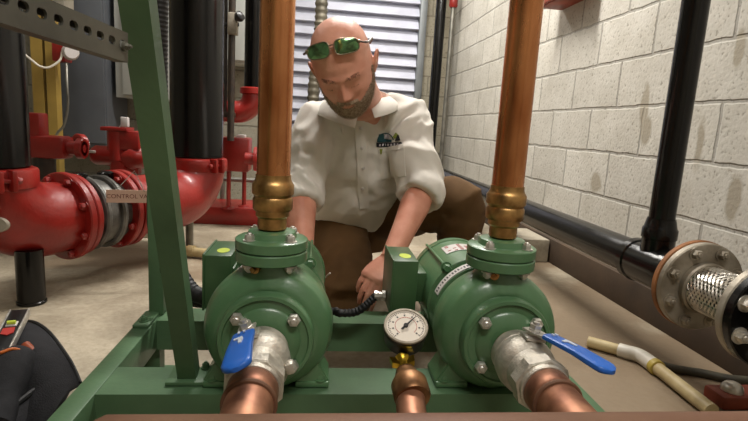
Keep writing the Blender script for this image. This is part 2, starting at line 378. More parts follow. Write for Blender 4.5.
# louvered vent on the back wall
lv = thing('louvered_vent', (.45, YB - .05, .2), 'tall white slatted metal vent with a grey frame behind the kneeling man', 'vent')
lx0, lx1, lz0, lz1 = P(286, 60, YB - .1).x, P(419, 60, YB - .1).x, .3, 2.3
m = MB(); box(m, ((lx0 + lx1) / 2, YB - .012, (lz0 + lz1) / 2), (lx1 - lx0, .02, lz1 - lz0)); obj('backing', m, MT['louver'], lv)
m = MB(); z = lz0 + .05
while z < lz1 - .05:
    vs = []; prof = [(-.10, -.055), (-.088, -.060), (-.015, .055), (-.024, .062)]
    for x in (lx0 + .02, lx1 - .02):
        for (dy, dz) in prof: vs.append(V((x, YB + dy, z + dz)))
    m.add(vs, [(0, 1, 2, 3), (7, 6, 5, 4), (0, 4, 5, 1), (1, 5, 6, 2), (2, 6, 7, 3), (3, 7, 4, 0)]); z += .122
obj('slats', m, MT['louver'], lv)
m = MB()
for x in (lx0 - .01, lx1 + .01): box(m, (x, YB - .07, (lz0 + lz1) / 2), (.07, .135, lz1 - lz0 + .1), bev=.006)
for z in (lz0, lz1): box(m, ((lx0 + lx1) / 2, YB - .07, z), (lx1 - lx0, .135, .07), bev=.006)
obj('frame', m, MT['louverframe'], lv)
# pipes in the far right corner
m = MB(); a = P(437, 60, 5.0); cyl(m, (a.x, 5.0, .15), (a.x, 5.0, ZC - .002), .05, 20); box(m, (a.x, 5.0, .10), (.12, .12, .2), bev=.01)
tag(obj('vertical_pipe', m, MT['blackpipe']), 'black vertical pipe in the far corner beside the louvered vent', 'pipe')
cp = thing('conduit', (P(449, 60, 4.9).x, 4.9, .4), 'thin grey metal conduit with a red fitting near the far corner', 'conduit')
a = P(449, 60, 4.9); m = MB(); cyl(m, (a.x, 4.9, .2), (a.x, 4.9, 1.80), .021, 14); cyl(m, (a.x, 4.9, 1.90), (a.x, 4.9, ZC - .002), .021, 14); obj('tube', m, MT['galv'], cp)
m = MB(); lathe(m, [(.03, 0), (.04, .015), (.04, .085), (.03, .10)], (a.x, 4.9, 1.80)); obj('coupling', m, MT['red'], cp, 'red coupling')
m = MB(); box(m, (a.x + .0, 4.9, .17), (.1, .09, .13), bev=.01); box(m, (a.x + .0, 4.9, .06), (.05, .05, .12)); obj('box', m, MT['galv'], cp)
# ribbed duct behind the man's head
m = MB(); q = [P(322, -30, 4.7), P(321, 20, 4.7), P(317, 60, 4.7), P(313, 105, 4.7), P(312, 190, 4.7)]; pth = catmull(q, 14)
pth = [V((p.x, 4.7, p.z)) for p in pth]; pth = [V((pth[0].x, 4.7, ZC - .002))] + [p for p in pth if p.z < ZC - .1 and p.z > .05] + [V((pth[-1].x, 4.7, .002))]
pp = []; rr = []
for i in range(len(pth) - 1):
    n = max(2, int((pth[i] - pth[i + 1]).length / .012))
    for k in range(n): pp.append(pth[i].lerp(pth[i + 1], k / n)); rr.append(.054 + .005 * math.sin(len(pp) * 1.6))
tube(m, pp, rr, 18); tag(obj('flexible_duct', m, mat('duct_grey', (112, 106, 92), .5, .4, .2)), 'grey ribbed flexible duct hanging in front of the louvered vent', 'duct')
# red alarm box on the right wall
ab = thing('alarm_box', (1.22, 2.5, 1.27), 'orange red metal box mounted high on the white block wall', 'box')
m = MB(); box(m, (1.225, 2.58, 1.465), (.13, .38, .26), bev=.006); obj('body', m, MT['red2'], ab)
m = MB(); box(m, (1.152, 2.58, 1.465), (.014, .37, .25), bev=.004); obj('cover', m, MT['red2'], ab)

# ------------------------------------------------------------------ pump frame
ZT = .165
fr = thing('pump_frame', (.1, 1.0, 0), 'green painted steel frame carrying both pumps, with a tall slanted brace', 'frame')
m = MB(); box(m, (-.39, .845, ZT - .0375), (.04, .83, .075), bev=.003); obj('side_rail', m, MT['frame'], fr)
m = MB(); box(m, (.515, .845, ZT - .0375), (.04, .83, .075), bev=.003); obj('side_rail', m, MT['frame'], fr)
def channel(x0, x1, y0, y1, zt, h):
    m = MB(); box(m, ((x0 + x1) / 2, (y0 + y1) / 2, zt - .004), (x1 - x0, y1 - y0, .008)); box(m, ((x0 + x1) / 2, y0 + .004, zt - h / 2 - .004), (x1 - x0, .008, h - .008)); box(m, ((x0 + x1) / 2, y1 - .004, zt - h / 2 - .004), (x1 - x0, .008, h - .008)); return m
obj('cross_rail', channel(-.37, .495, .844, .944, ZT - .001, .074), MT['frame'], fr)
obj('cross_rail', channel(-.37, .495, 1.175, 1.26, ZT - .001, .074), MT['frame'], fr)
for x in (-.39, .515):
    for y in (.50, 1.215):
        m = MB(); box(m, (x, y, .045), (.04, .04, .088)); box(m, (x, y, .005), (.08, .08, .010)); obj('foot', m, MT['frame'], fr)
m = MB(); box(m, (-.381, 1.225, .45), (.034, .034, .57), bev=.002); obj('post', m, MT['frame'], fr)
m = MB(); box(m, (-.39, 1.17, ZT + .004), (.035, .09, .008), bev=.002); hexbolt(m, (-.39, 1.15, ZT + .008), (0, 0, 1), .014); obj('clip_plate', m, MT['frame'], fr)
# slanted angle brace
b0 = P(187, 376, .885); b1 = P(131, -14, .60); b0.z = ZT + .002
d = (b1 - b0).normalized(); bx = V((1, 0, 0)); bx = (bx - d * bx.dot(d)).normalized(); by = d.cross(bx).normalized()
L = (b1 - b0).length
if by.y > 0: by = -by
m = MB(); w = .033; tk = .0045
poly = [(-w / 2, 0), (w / 2, 0), (w / 2, -w * .9), (w / 2 - tk, -w * .9), (w / 2 - tk, -tk), (-w / 2, -tk)]
vs = [b0 + bx * x + by * y for x, y in poly] + [b1 + d * .55 + bx * x + by * y for x, y in poly]; n = 6
m.add(vs, [tuple(range(5, -1, -1)), tuple(range(6, 12))] + [(i, (i + 1) % n, (i + 1) % n + n, i + n) for i in range(n)])
obj('brace', m, MT['frame'], fr)
m = MB(); box(m, (b0.x, .90, ZT + .004), (.07, .06, .007), bev=.001); hexbolt(m, (b0.x + .045 - .02, .925, ZT + .0075), (0, 0, 1), .012); obj('brace_plate', m, MT['frame'], fr)

# slotted strut channel from the upper left to the brace
s0 = P(-60, -22, .36); s1 = P(128, 48, .585)
t = thing('slotted_strut', s1, 'grey slotted steel strut channel fixed to the green brace at top left', 'bracket')
d = (s1 - s0).normalized(); up = V((0, 0, 1)); up = (up - d * up.dot(d)).normalized(); nn = d.cross(up).normalized(); L = (s1 - s0).length
hh = .0130
m = MB(); bmx = bmesh.new()
# face strip with slots (built as ladder)
npitch = int(L / .0225) + 1; pitch = L / npitch; sl = .0125; sh = .0042
def pt(a, b, c): return s0 + d * a + up * b + nn * c
def slab(m, a0, a1, b0_, b1_, c0, c1):
    vs = [pt(a, b, c) for a in (a0, a1) for b in (b0_, b1_) for c in (c0, c1)]
    m.add(vs, [(0, 1, 3, 2), (4, 6, 7, 5), (0, 4, 5, 1), (2, 3, 7, 6), (0, 2, 6, 4), (1, 5, 7, 3)])
side = 1 if nn.y < 0 else -1
c0, c1 = side * .0, -side * .0028
for k in range(npitch):
    a0 = k * pitch; ac = a0 + pitch / 2
    # a plate cell with a stadium-shaped hole
    outer = []; inner = []; N_ = 32
    for q in range(N_):
        th = 2 * PI * q / N_; cx, cy = math.cos(th), math.sin(th)
        sx = (sl / 2 - sh) if cx > 0 else -(sl / 2 - sh)
        inner.append((ac + sx + sh * cx, sh * cy + .002))
        tx = cx / max(abs(cx), abs(cy)); ty = cy / max(abs(cx), abs(cy)); outer.append((ac + tx * pitch / 2, ty * hh))
    vs = [pt(x, y, c0) for x, y in outer] + [pt(x, y, c0) for x, y in inner] + [pt(x, y, c1) for x, y in outer] + [pt(x, y, c1) for x, y in inner]
    fs = []
    for q in range(N_):
        r = (q + 1) % N_
        fs += [(q, r, r + N_, q + N_), (q + 2 * N_, q + 3 * N_, r + 3 * N_, r + 2 * N_), (q + N_, r + N_, r + 3 * N_, q + 3 * N_)]
    m.add(vs, fs)
slab(m, 0, L, hh, hh + .0025, c0, -side * .014); slab(m, 0, L, -hh - .0025, -hh, c0, -side * .014); slab(m, 0, L, .004, hh, -side * .0125, -side * .014); slab(m, 0, L, -hh, -.004, -side * .0125, -side * .014)
bmx.free()
obj('channel', m, MT['strut'], t, sharp=30)
m = MB(); pb = pt(L - .010, .0, side * .001); hexbolt(m, pb, nn * side, .007, .004); obj('bolt', m, MT['strut'], t)
m = MB(); pc = P(55, 9, .5); a_ = pt((pc - s0).dot(d), hh + .008, -side * .012)
lathe(m, [(.009, 0), (.009, .010)], a_ - up * .006, up, 6); cyl(m, a_, a_ + up * .022, .004, 10); obj('strut_nut', m, MT['dullsteel'], t)

# ------------------------------------------------------------------ pumps
AX, AZ = -.08, .275
def build_pump():
    T = thing('water_pump', (AX, .9, ZT), '', 'pump', 'green water pumps on the frame')
    c = V((AX, .9, AZ)); dY = V((0, 1, 0))
    m = MB()
    # volute: lathe about Y
    prof = [(.080, -.054), (.090, -.052), (.096, -.048), (.102, -.044), (.110, -.036), (.1165, -.018), (.1185, .002), (.1165, .022), (.110, .038), (.100, .050), (.096, .054), (.100, .064), (.098, .068)]
    lathe(m, prof, c, dY, 72)
    # cutwater bulge + neck
    nk = [V((AX, .9, AZ + .085)), V((AX, .9, AZ + .11)), V((AX, .9, AZ + .13)), V((AX, .9, AZ + .150))]
    tube(m, nk, [.058, .046, .040, .042], 32)
    m2 = remesh(m, .0032, 5, .5)
    vo = obj('volute', m2, MT['pump'], T, sharp=60)
    for sx in (-1, 1):
        mb = MB(); prism(mb, [(0, 0), (.022, 0), (.05, .04), (.05, .052), (0, .052)], (AX + sx * .036, .9, AZ + .098), (sx, 0, 0), (0, 0, 1), .012)
    # cover with raised rim
    m = MB(); lathe(m, [(.083, .034), (.083, .004), (.0805, 0), (.0745, -.001), (.0725, .0025), (.060, .002), (.056, -.003), (.038, -.008), (.033, -.010)], c + V((0, -.078, 0)), dY, 64)
    obj('suction_cover', m, MT['pump'], T)
    for sx in (-1, 1):
        for sz in (-1, 1):
            m = MB(); hexbolt(m, (AX + sx * .0475,   .9 - .0775, AZ + sz * .042), (0, -1, 0), .0200, .012, False); obj('bolt', m, MT['steel'], T, 'steel hex bolt')
    # flange pair
    zf = AZ + .122
    m = MB(); lathe(m, [(.050, 0), (.0625, .003), (.0645, .005), (.0645, .021), (.0625, .023)], (AX, .9, zf), (0, 0, 1), 48); obj('casing_flange', m, MT['pump'], T)
    m = MB(); lathe(m, [(.0625, .0245), (.0645, .0265), (.0645, .042), (.062, .044), (.045, .046), (.042, .056), (.036, .058)], (AX, .9, zf), (0, 0, 1), 48); obj('companion_flange', m, MT['pump'], T)
    for k in range(4):
        a = PI / 4 + k * PI / 2; x, y = AX + .0495 * math.cos(a), .9 + .0495 * math.sin(a)
        m = MB(); hexbolt(m, (x, y, zf + .0435), (0, 0, 1), .015, .010); hexbolt(m, (x, y, zf + .0015), (0, 0, -1), .015, .010); cyl(m, (x, y, zf - .012), (x, y, zf + .05), .0045, 10); obj('flange_bolt', m, MT['steel'], T, 'steel bolt')
    # plug on the neck
    m = MB(); lathe(m, [(.009, 0), (.009, .006)], (AX - .022, .9 - .038, AZ + .118), (-.5, -1, 0), 16); lathe(m, [(.0055, .006), (.0055, .014)], (AX - .022, .9 - .038, AZ + .118), (-.5, -1, 0), 4); obj('plug', m, MT['brass'], T)
    # adapter
    m = MB(); lathe(m, [(.100, .058), (.106, .062), (.107, .094), (.103, .098), (.094, .100), (.092, .110), (.098, .120)], c, dY, 60); obj('motor_adapter', m, MT['pump'], T)
    # curved label on the adapter
    m = MB(); vs = []; fs = []; r = .1078; a0, a1 = math.radians(100), math.radians(158); n = 16
    for i in range(n + 1):
        a = lerp(a0, a1, i / n)
        for y in (.066, .090): vs.append(V((AX + r * math.cos(a), .9 + y, AZ + r * math.sin(a))))
        for y in (.066, .090): vs.append(V((AX + (r - .002) * math.cos(a), .9 + y, AZ + (r - .002) * math.sin(a))))
    for i in range(n):
        q = i * 4; fs += [(q, q + 1, q + 5, q + 4), (q + 2, q + 6, q + 7, q + 3), (q, q + 4, q + 6, q + 2), (q + 1, q + 3, q + 7, q + 5)]
    fs += [(0, 2, 3, 1), (4 * n, 4 * n + 1, 4 * n + 3, 4 * n + 2)]
    m.add(vs, fs); ls = obj('arc_label', m, MT['label'], T, 'white curved label strip')
    m = MB(); r += .0004
    for i in range(15):
        a = lerp(a0 + .05, a1 - .05, i / 14); h = .009 if i % 4 else .003
        e = V((-math.sin(a), 0, math.cos(a))); o_ = V((AX + r * math.cos(a), .9 + .078, AZ + r * math.sin(a)))
        prism(m, [(-.0018, -h / 2), (.0012, -h / 2), (.0018, h / 2), (-.001, h / 2)], o_, e, (0, 1, 0), .0006)
    obj('lettering', m, MT['ink'], ls)
    # motor
    mr = .106
    m = MB(); lathe(m, [(.100, .118), (mr, .122), (mr, .140), (mr - .003, .143), (mr - .003, .300), (mr, .303), (mr, .322), (mr - .006, .330), (.06, .345), (.02, .350)], c, dY, 64); mo = obj('motor', m, MT['pump'], T)
    # tie rod lugs
    for a in (130, 50, 230, 310):
        a = math.radians(a); o_ = V((AX + (mr + .002) * math.cos(a), 0, AZ + (mr + .002) * math.sin(a)))
        m = MB(); cyl(m, o_ + V((0, .9 + .13, 0)), o_ + V((0, .9 + .33, 0)), .0035, 10); hexbolt(m, o_ + V((0, .9 + .128, 0)), (0, -1, 0), .016, .014, True, False); obj('tie_rod', m, MT['pump'], T)
    # motor nameplate
    a = math.radians(103); e = V((-math.sin(a), 0, math.cos(a))); nn_ = V((math.cos(a), 0, math.sin(a)))
    o_ = V((AX, .9 + .235, AZ)) + nn_ * (mr - .0005)
    vs = []; fs = []; n = 8
    m = MB()
    for i in range(n + 1):
        t_ = math.radians(lerp(118, 76, i / n))
        for y in (.205, .262): vs.append(V((AX + (mr - .0016) * math.cos(t_), .9 + y, AZ + (mr - .0016) * math.sin(t_))))
    for i in range(n): q = i * 2; fs.append((q, q + 1, q + 3, q + 2))
    vs2 = [v - (v - V((AX, v.y, AZ))).normalized() * .0015 for v in vs]; k = len(vs)
    fs += [tuple(i + k for i in reversed(f)) for f in fs]
    m.add(vs + vs2, fs); npl = obj('nameplate', m, MT['label'], T, 'pale printed nameplate')
    m = MB()
    for i, y in enumerate((.255, .246, .237, .228, .219, .211)):
        for j in range(5):
            if random.random() < .25: continue
            t_ = math.radians(112 - j * 8); e = V((math.sin(t_), 0, -math.cos(t_))); q = V((AX + (mr - .0012) * math.cos(t_), .9 + y, AZ + (mr - .0012) * math.sin(t_)))
            prism(m, [(-.004, -.0011), (.004, -.0011), (.004, .0011), (-.004, .0011)], q, e, (0, 1, 0), .0008)
    obj('lettering', m, MT['redink'], npl)
    # junction box on the motor's left
    jx0, jx1, jy0, jy1, jz0, jz1 = AX - .178, AX - .122, 1.065, 1.20, .238, .358
    m = MB(); box(m, ((jx0 + jx1) / 2, (jy0 + jy1) / 2, (jz0 + jz1) / 2), (jx1 - jx0, jy1 - jy0, jz1 - jz0), bev=.002)
    box(m, (jx0 - .0015, (jy0 + jy1) / 2, (jz0 + jz1) / 2), (.004, jy1 - jy0 + .006, jz1 - jz0 + .006), bev=.001); jb = obj('junction_box', m, MT['dkgreen'], T)
    m = MB(); box(m, ((jx1 + AX - .100) / 2 - .002, (jy0 + jy1) / 2, .29), (AX - .096 - jx1 + .008, .09, .07), bev=.003); obj('box_neck', m, MT['dkgreen'], T)
    m = MB(); lathe(m, [(.0135, 0), (.0135, .0008)], ((jx0 + jx1) / 2 + .004, jy0 + .045, jz1), (0, 0, 1), 24, ell=(1, 1.5)); obj('sticker', m, MT['yell'], jb, 'yellow oval sticker')
    # feet: pad, sloping gusset plates, bolts
    for sx in (-1, 1):
        m = MB(); fx = AX + sx * .083
        box(m, (fx, .905, ZT + .006), (.062, .082, .012), bev=.003)
        for y in (.872, .938):
            prism(m, [(-.026, .008), (.028, .008), (.026, .016), (-.022, .098), (-.052, .086)], (fx, y, ZT), (sx, 0, 0), (0, 0, 1), .009)
        prism(m, [(-.030, .095), (.026, .012), (.031, .012), (-.022, .103)], (fx, .905, ZT), (sx, 0, 0), (0, 0, 1), .068)
        ft = obj('foot', m, MT['pump'], T)
        m = MB(); hexbolt(m, (fx + sx * .015, .877 - .004, ZT + .012), (0, 0, 1), .014, .009); obj('foot_bolt', m, MT['pump'], ft)
    # rear motor cradle
    m = MB(); box(m, (AX, 1.215, ZT + .005), (.15, .06, .004), bev=.001); prism(m, [(-.07, .003), (.07, .003), (.075, .050), (.045, .015), (-.045, .015), (-.075, .050)], (AX, 1.215, ZT), (1, 0, 0), (0, 0, 1), .04); obj('motor_cradle', m, MT['pump'], T)
    return T
pumpA = build_pump()
pumpA['label'] = 'green water pump on the left, directly below the left copper riser'
PD = .432
pumpB = copy_tree(pumpA)
for _c in pumpA.children:
    if _c.name.startswith('junction_box'): _c.location.x += .022
pumpB.location.x += PD; pumpB['label'] = 'green water pump on the right, its motor with nameplate beside the gauge'

# copper risers with brass unions
def build_riser():
    T = thing('copper_riser', (AX, .9, .455), '', 'pipe', 'vertical copper pipes above the pumps')
    m = MB(); cyl(m, (AX, .9, .525), (AX, .9, ZC - .002), .0295, 40); obj('pipe', m, MT['copper'], T)
    m = MB(); z = .4555
    lathe(m, [(.022, 0), (.026, .003), (.026, .022), (.030, .026), (.030, .040)], (AX, .9, z), (0, 0, 1), 32)
    lathe(m, [(.034, .036), (.0355, .039), (.0355, .056), (.033, .060), (.0335, .062), (.037, .066), (.037, .082), (.034, .086), (.0315, .092), (.0310, .100)], (AX, .9, z), (0, 0, 1), 40)
    obj('union', m, MT['brass'], T, 'brass threaded union')
    return T
r1 = build_riser(); r1['label'] = 'tall copper pipe rising from the left pump in front of the man'
r2 = copy_tree(r1); r2.location.x += PD; r2['label'] = 'tall copper pipe rising from the right pump before the block wall'

# suction valves
def build_valve(hx, hy, label, roll=0):
    """hx,hy: direction of the handle on plan"""
    T = thing('ball_valve', (AX, .74, AZ - .03), label, 'valve', 'blue handled ball valves')
    c = V((AX, .74, AZ)); D = V((0, -1, 0)); RM = Matrix.Rotation(math.radians(roll), 3, 'Y')
    def obj(name, m, material, parent=None, label=None, sharp=38):
        m.v = [c + RM @ (v - c) for v in m.v]; return obj_(name, m, material, parent, label, sharp)
    m = MB(); cyl(m, (AX, .815, AZ), (AX, .785, AZ), .028, 32); ring(m, V((AX, .806, AZ)), D, .034, .02, .006); obj('nipple', m, MT['brass'], T, 'brass nipple')
    m = MB(); lathe(m, [(.036, -.052), (.042, -.049), (.042, -.032), (.040, -.029), (.046, -.022), (.0485, -.004), (.046, .014), (.041, .022)], c, D, 48)
    lathe(m, [(.041, .018), (.040, .046)], c, D, 44)
    lathe(m, [(.042, .044), (.045, .046), (.045, .068), (.042, .070)], c, D, 8)
    lathe(m, [(.039, .068), (.039, .076), (.037, .078)], c, D, 40)
    box(m, (AX + .047, .722, AZ - .012), (.014, .02, .018), bev=.004)
    obj('body', m, MT['dullsteel'], T, 'cast stainless body', 30)
    m = MB(); cyl(m, (AX, .742, AZ + .036), (AX, .742, AZ + .054), .013, 20); box(m, (AX, .742, AZ + .050), (.034, .030, .006), bev=.002)
    lathe(m, [(.0105, .054), (.0105, .064), (.008, .066)], (AX, .742, AZ), (0, 0, 1), 6); cyl(m, (AX, .742, AZ + .064), (AX, .742, AZ + .076), .0055, 12); lathe(m, [(.010, .066), (.010, .072)], (AX, .742, AZ), (0, 0, 1), 6); obj('stem', m, MT['steel'], T, 'steel stem and nuts')
    # handle: steel strip cranked, blue sleeve
    h = V((hx, hy, 0)).normalized(); s = V((-h.y, h.x, 0)); o_ = V((AX, .742, AZ + .060))
    def strip(m, pts, w0, w1, th):
        vs = []; fs = []; n = len(pts)
        for i, (a, z) in enumerate(pts):
            w_ = lerp(w0, w1, i / (n - 1)) / 2
            for (q, zz) in ((-w_, -th / 2), (w_, -th / 2), (w_, th / 2), (-w_, th / 2)): vs.append(o_ + h * a + s * q + V((0, 0, z + zz)))
        for i in range(n - 1):
            for k in range(4): k2 = (k + 1) % 4; fs.append((4 * i + k, 4 * i + k2, 4 * i + 4 + k2, 4 * i + 4 + k))
        fs += [(3, 2, 1, 0), tuple(4 * (n - 1) + k for k in range(4))]; m.add(vs, fs)
    m = MB(); strip(m, [(-.014, 0), (.012, 0), (.022, .002), (.05, .006)], .028, .026, .003); st = obj('lever', m, MT['steel'], T)
    # rounded sleeve
    m = MB(); vs = []; n = 22; seg = 20; prof = []
    for i in range(n + 1):
        t_ = i / n; a = .022 + .118 * t_
        w_ = lerp(.0165, .0205, t_); th = lerp(.0045, .0065, t_)
        e = min(1, t_ / .04, (1 - t_) / .13); e = math.sqrt(max(.0, 1 - (1 - max(0, e)) ** 2)) if e < 1 else 1
        e = max(.25, e); z = .004 + .004 * t_ - .010 * max(0, t_ - .5) ** 1.0
        for k in range(seg):
            th_ = 2 * PI * k / seg; cx = math.copysign(abs(math.cos(th_)) ** .55, math.cos(th_)); cz = math.copysign(abs(math.sin(th_)) ** .55, math.sin(th_))
            vs.append(o_ + h * a + s * (cx * w_ * e) + V((0, 0, z + cz * th * max(.5, e))))
    fs = []
    for i in range(n):
        for k in range(seg): k2 = (k + 1) % seg; fs.append((i * seg + k, i * seg + k2, (i + 1) * seg + k2, (i + 1) * seg + k))
    fs += [tuple(range(seg - 1, -1, -1)), tuple(n * seg + k for k in range(seg))]
    m.add(vs, fs); sv = obj('handle_sleeve', m, MT['blue'], T, 'blue vinyl handle sleeve')
    m = MB(); q = o_ + h * .068 + V((0, 0, .0118))
    ey = V((h.x, h.y, .02)).normalized(); 
    prism(m, [(-.004, -.008), (.001, -.008), (.002, .006), (.009, .007), (.010, .011), (-.003, .013), (-.005, .006)], q - h * .0, -s, -ey, .0016)
    for k in (-1, 1): prism(m, [(-.0014, 0), (.0014, 0), (.0014, .006), (-.0014, .006)], q - h * .028 - s * k * .004, -s, -ey, .0016)
    obj('valve_mark', m, MT['wht'], sv, 'white printed valve mark')
    return T
v1 = build_valve(.05, -1, 'ball valve with blue handle pointing at the viewer, below the left copper riser', -20)
v2 = build_valve(.50, -1, 'ball valve with blue handle swung to the right, below the right copper riser', 9)
v2.location.x += PD
# suction pipes and header
HY, HZ, HR = .505, .272, .055
def suction():
    T = thing('suction_pipe', (AX, .62, AZ - .034), '', 'pipe', 'copper suction pipes')
    m = MB(); lathe(m, [(.0345, 0), (.0365, .003), (.0365, .030), (.0345, .034), (.0330, .036), (.0330, .124)], (AX, .662, AZ), (0, -1, 0), 40); obj('pipe', m, MT['copper2'], T)
    m = MB(); ring(m, V((AX, .628, AZ)), (0, -1, 0), .0378, .0325, .006); obj('solder_ring', m, MT['copperdull'], T)
    return T
p1 = suction(); p1['label'] = 'short copper pipe between the left ball valve and the header'
p2 = copy_tree(p1); p2.location.x += PD; p2['label'] = 'short copper pipe between the right ball valve and the header'
m = MB(); lathe(m, [(.03, -.012), (.05, -.006), (HR, .004), (HR, 1.05), (.05, 1.06), (.03, 1.066)], (-.225, HY, HZ), (1, 0, 0), 48)
tag(obj('header_pipe', m, MT['copperdull']), 'dull brown horizontal header pipe across the bottom edge, nearest the viewer', 'pipe')
for k, x in enumerate((-.2, .78)):
    m = MB(); box(m, (x, HY, .10), (.05, .06, .20 - .002), bev=.003); box(m, (x, HY, .21), (.05, .11, .018), bev=.003)
    tag(obj('pipe_support', m, MT['frame']), ['green stub support under the left end of the header pipe', 'green stub support under the right end of the header pipe'][k], 'support', 'header supports')

# gauge branch
gx = .132; gb = thing('branch_pipe', (gx, .6, .26), 'small copper branch pipe with brass cock under the pressure gauge', 'pipe')
q0 = V((gx - .006, .553, .262)); q1 = P(412, 420, .60); q2 = P(409, 384, .655); q3 = P(404, 366, .69)
m = MB(); tube(m, [V((gx, HY + .045, HZ)), q1 - V((0, .02, 0)), q1, q2], [.017, .020, .0205, .0205], 24); obj('pipe', m, MT['copper2'], gb)
d_ = (q3 - q2).normalized()
m = MB(); lathe(m, [(.024, -.034), (.0262, -.030), (.0262, -.006), (.023, 0), (.019, .006), (.0145, .020)], q2 + d_ * .006, d_, 28); obj('reducer', m, mat('brass_brown', (140, 102, 66), .42, .8, .25, 30, rgb2=(96, 66, 42)), gb)
m = MB(); lathe(m, [(.0105, 0), (.0105, .010), (.0075, .012), (.0075, .022), (.010, .026), (.012, .032), (.009, .036)], q2 + d_ * .020, d_, 20)
o_ = q2 + d_ * .046
prism(m, [(-.019, .008), (-.008, .004), (.008, .004), (.019, .008), (.017, -.006), (.006, -.010), (-.006, -.010), (-.017, -.006)], o_, (1, 0, .1), d_, .010); obj('brass_cock', m, MT['brassy'], gb, 'yellow brass wing cock')
# gauge: dial faces the viewer and upward
gc = P(405.5, 329, .725); gd = V((-.05, -.47, .88)).normalized()
G = thing('pressure_gauge', gc - V((0, 0, .045)), 'round pressure gauge with white dial and black case between the two pumps', 'gauge')
gR = .0335; ga, gbv, _ = frame_from(gd)
m = MB(); lathe(m, [(gR * .7, -.026), (gR * .95, -.024), (gR * .98, -.004), (gR * 1.02, -.002), (gR * 1.02, .005), (gR * .98, .007)], gc, gd, 48); obj('case', m, MT['black'], G)
m = MB(); ring(m, gc + gd * .005, gd, gR * 1.03, gR * .90, .004, 48, .001); obj('bezel', m, MT['castgrey'], G)
m = MB(); lathe(m, [(gR * .93, .0062), (gR * .93, .0074)], gc, gd, 48); dl = obj('dial', m, MT['dial'], G)
dx_ = V((1, 0, 0)); dx_ = (dx_ - gd * dx_.dot(gd)).normalized(); dy_ = gd.cross(dx_).normalized()
m = MB()
for i in range(41):
    a = math.radians(225 - i * 6.75); r0 = .72 if i % 5 == 0 else .78; u = dx_ * math.cos(a) + dy_ * math.sin(a); s_ = gd.cross(u)
    prism(m, [(gR * r0, -.0004), (gR * .84, -.0004), (gR * .84, .0004), (gR * r0, .0004)], gc + gd * .0076, u, s_, .0006)
    if i % 5 == 0: prism(m, [(gR * .58, -.0011), (gR * .66, -.0011), (gR * .66, .0011), (gR * .58, .0011)], gc + gd * .0076, u, s_, .0006)
obj('dial_scale', m, MT['ink'], dl)
m = MB()
for i in range(28):
    a = math.radians(225 - i * 10); u = dx_ * math.cos(a) + dy_ * math.sin(a); s_ = gd.cross(u)
    prism(m, [(gR * .49, -.0011), (gR * .51, -.0011), (gR * .51, .0011), (gR * .49, .0011)], gc + gd * .0076, u, s_, .0006)
obj('inner_scale', m, MT['redink'], dl, 'red inner scale')
m = MB(); a = math.radians(44); u = dx_ * math.cos(a) + dy_ * math.sin(a); s_ = gd.cross(u)
prism(m, [(-gR * .30, -.0016), (gR * .1, -.0014), (gR * .74, -.0003), (gR * .74, .0003), (gR * .1, .0014), (-gR * .30, .0016)], gc + gd * .0092, u, s_, .001); lathe(m, [(.0036, .0078), (.0036, .0105)], gc, gd, 20); obj('needle', m, MT['black'], G)
m = MB(); ge = o_ + d_ * .006; cyl(m, gc - gd * .02 - dy_ * .004, ge, .0065, 16); lathe(m, [(.009, 0), (.009, .010)], ge.lerp(gc - gd * .02, .2), gc - gd * .02 - ge, 6); obj('stem', m, MT['brassy'], G)

# flexible conduit to the right junction box, and hoses behind the brace
def ribbed(m, pts, r, amp, pitch, seg=14, n=10):
    pth = catmull(pts, n); out = []; 
    for i in range(len(pth) - 1):
        k = max(1, int((pth[i + 1] - pth[i]).length / (pitch / 4)))
        for j in range(k): out.append(pth[i].lerp(pth[i + 1], j / k))
    out.append(pth[-1]); rr = [r + amp * math.sin(i * PI / 2) for i in range(len(out))]
    tube(m, out, rr, seg)
jl = V((AX + PD - .182, 1.13, .252))
fc = thing('flexible_conduit', jl, 'black flexible conduit plugged into the right pump junction box', 'conduit')
m = MB(); ribbed(m, [(.0, 1.155, .192), (.05, 1.15, .205), P(340, 313, 1.13), P(358, 311, 1.13), jl + V((-.022, 0, .002))], .0095, .0008, .008); obj('hose', m, MT['rubber'], fc)
m = MB(); lathe(m, [(.0115, 0), (.0115, .010), (.009, .011), (.009, .018), (.013, .019), (.013, .026)], jl + V((-.028, 0, .002)), (1, 0, 0), 8); obj('connector', m, MT['steel'], fc, 'steel hex connector')
m = MB(); ribbed(m, [V((AX - .172, 1.13, .240)) - V((0, 0, .006)), P(207, 298, 1.14), P(192, 291, 1.15), P(178, 268, 1.18), P(169, 235, 1.22), P(164, 180, 1.3), P(160, 100, 1.3), P(160, 10, 1.3), P(162, -120, 1.3), V((P(162, -120, 1.3).x, 1.3, ZC - .002))], .0185, .0007, .010)
tag(obj('flexible_conduit', m, MT['rubber']), 'thick black flexible conduit dropping behind the green brace to the left pump', 'conduit')
m = MB(); tube(m, catmull([P(208, 305, 1.16), P(196, 304, 1.16), P(183, 300, 1.16), P(170, 285, 1.2), P(160, 262, 1.22), P(152, 235, 1.25), P(150, 205, 1.28), P(154, 120, 1.3), P(156, 20, 1.3), V((P(156, 20, 1.3).x, 1.34, 2.0)), V((P(156, 20, 1.3).x, 1.34, ZC - .002))], 10), .008, 12)
tag(obj('black_cable', m, MT['rubber']), 'thin black cable curving past the foot of the green brace', 'cable')

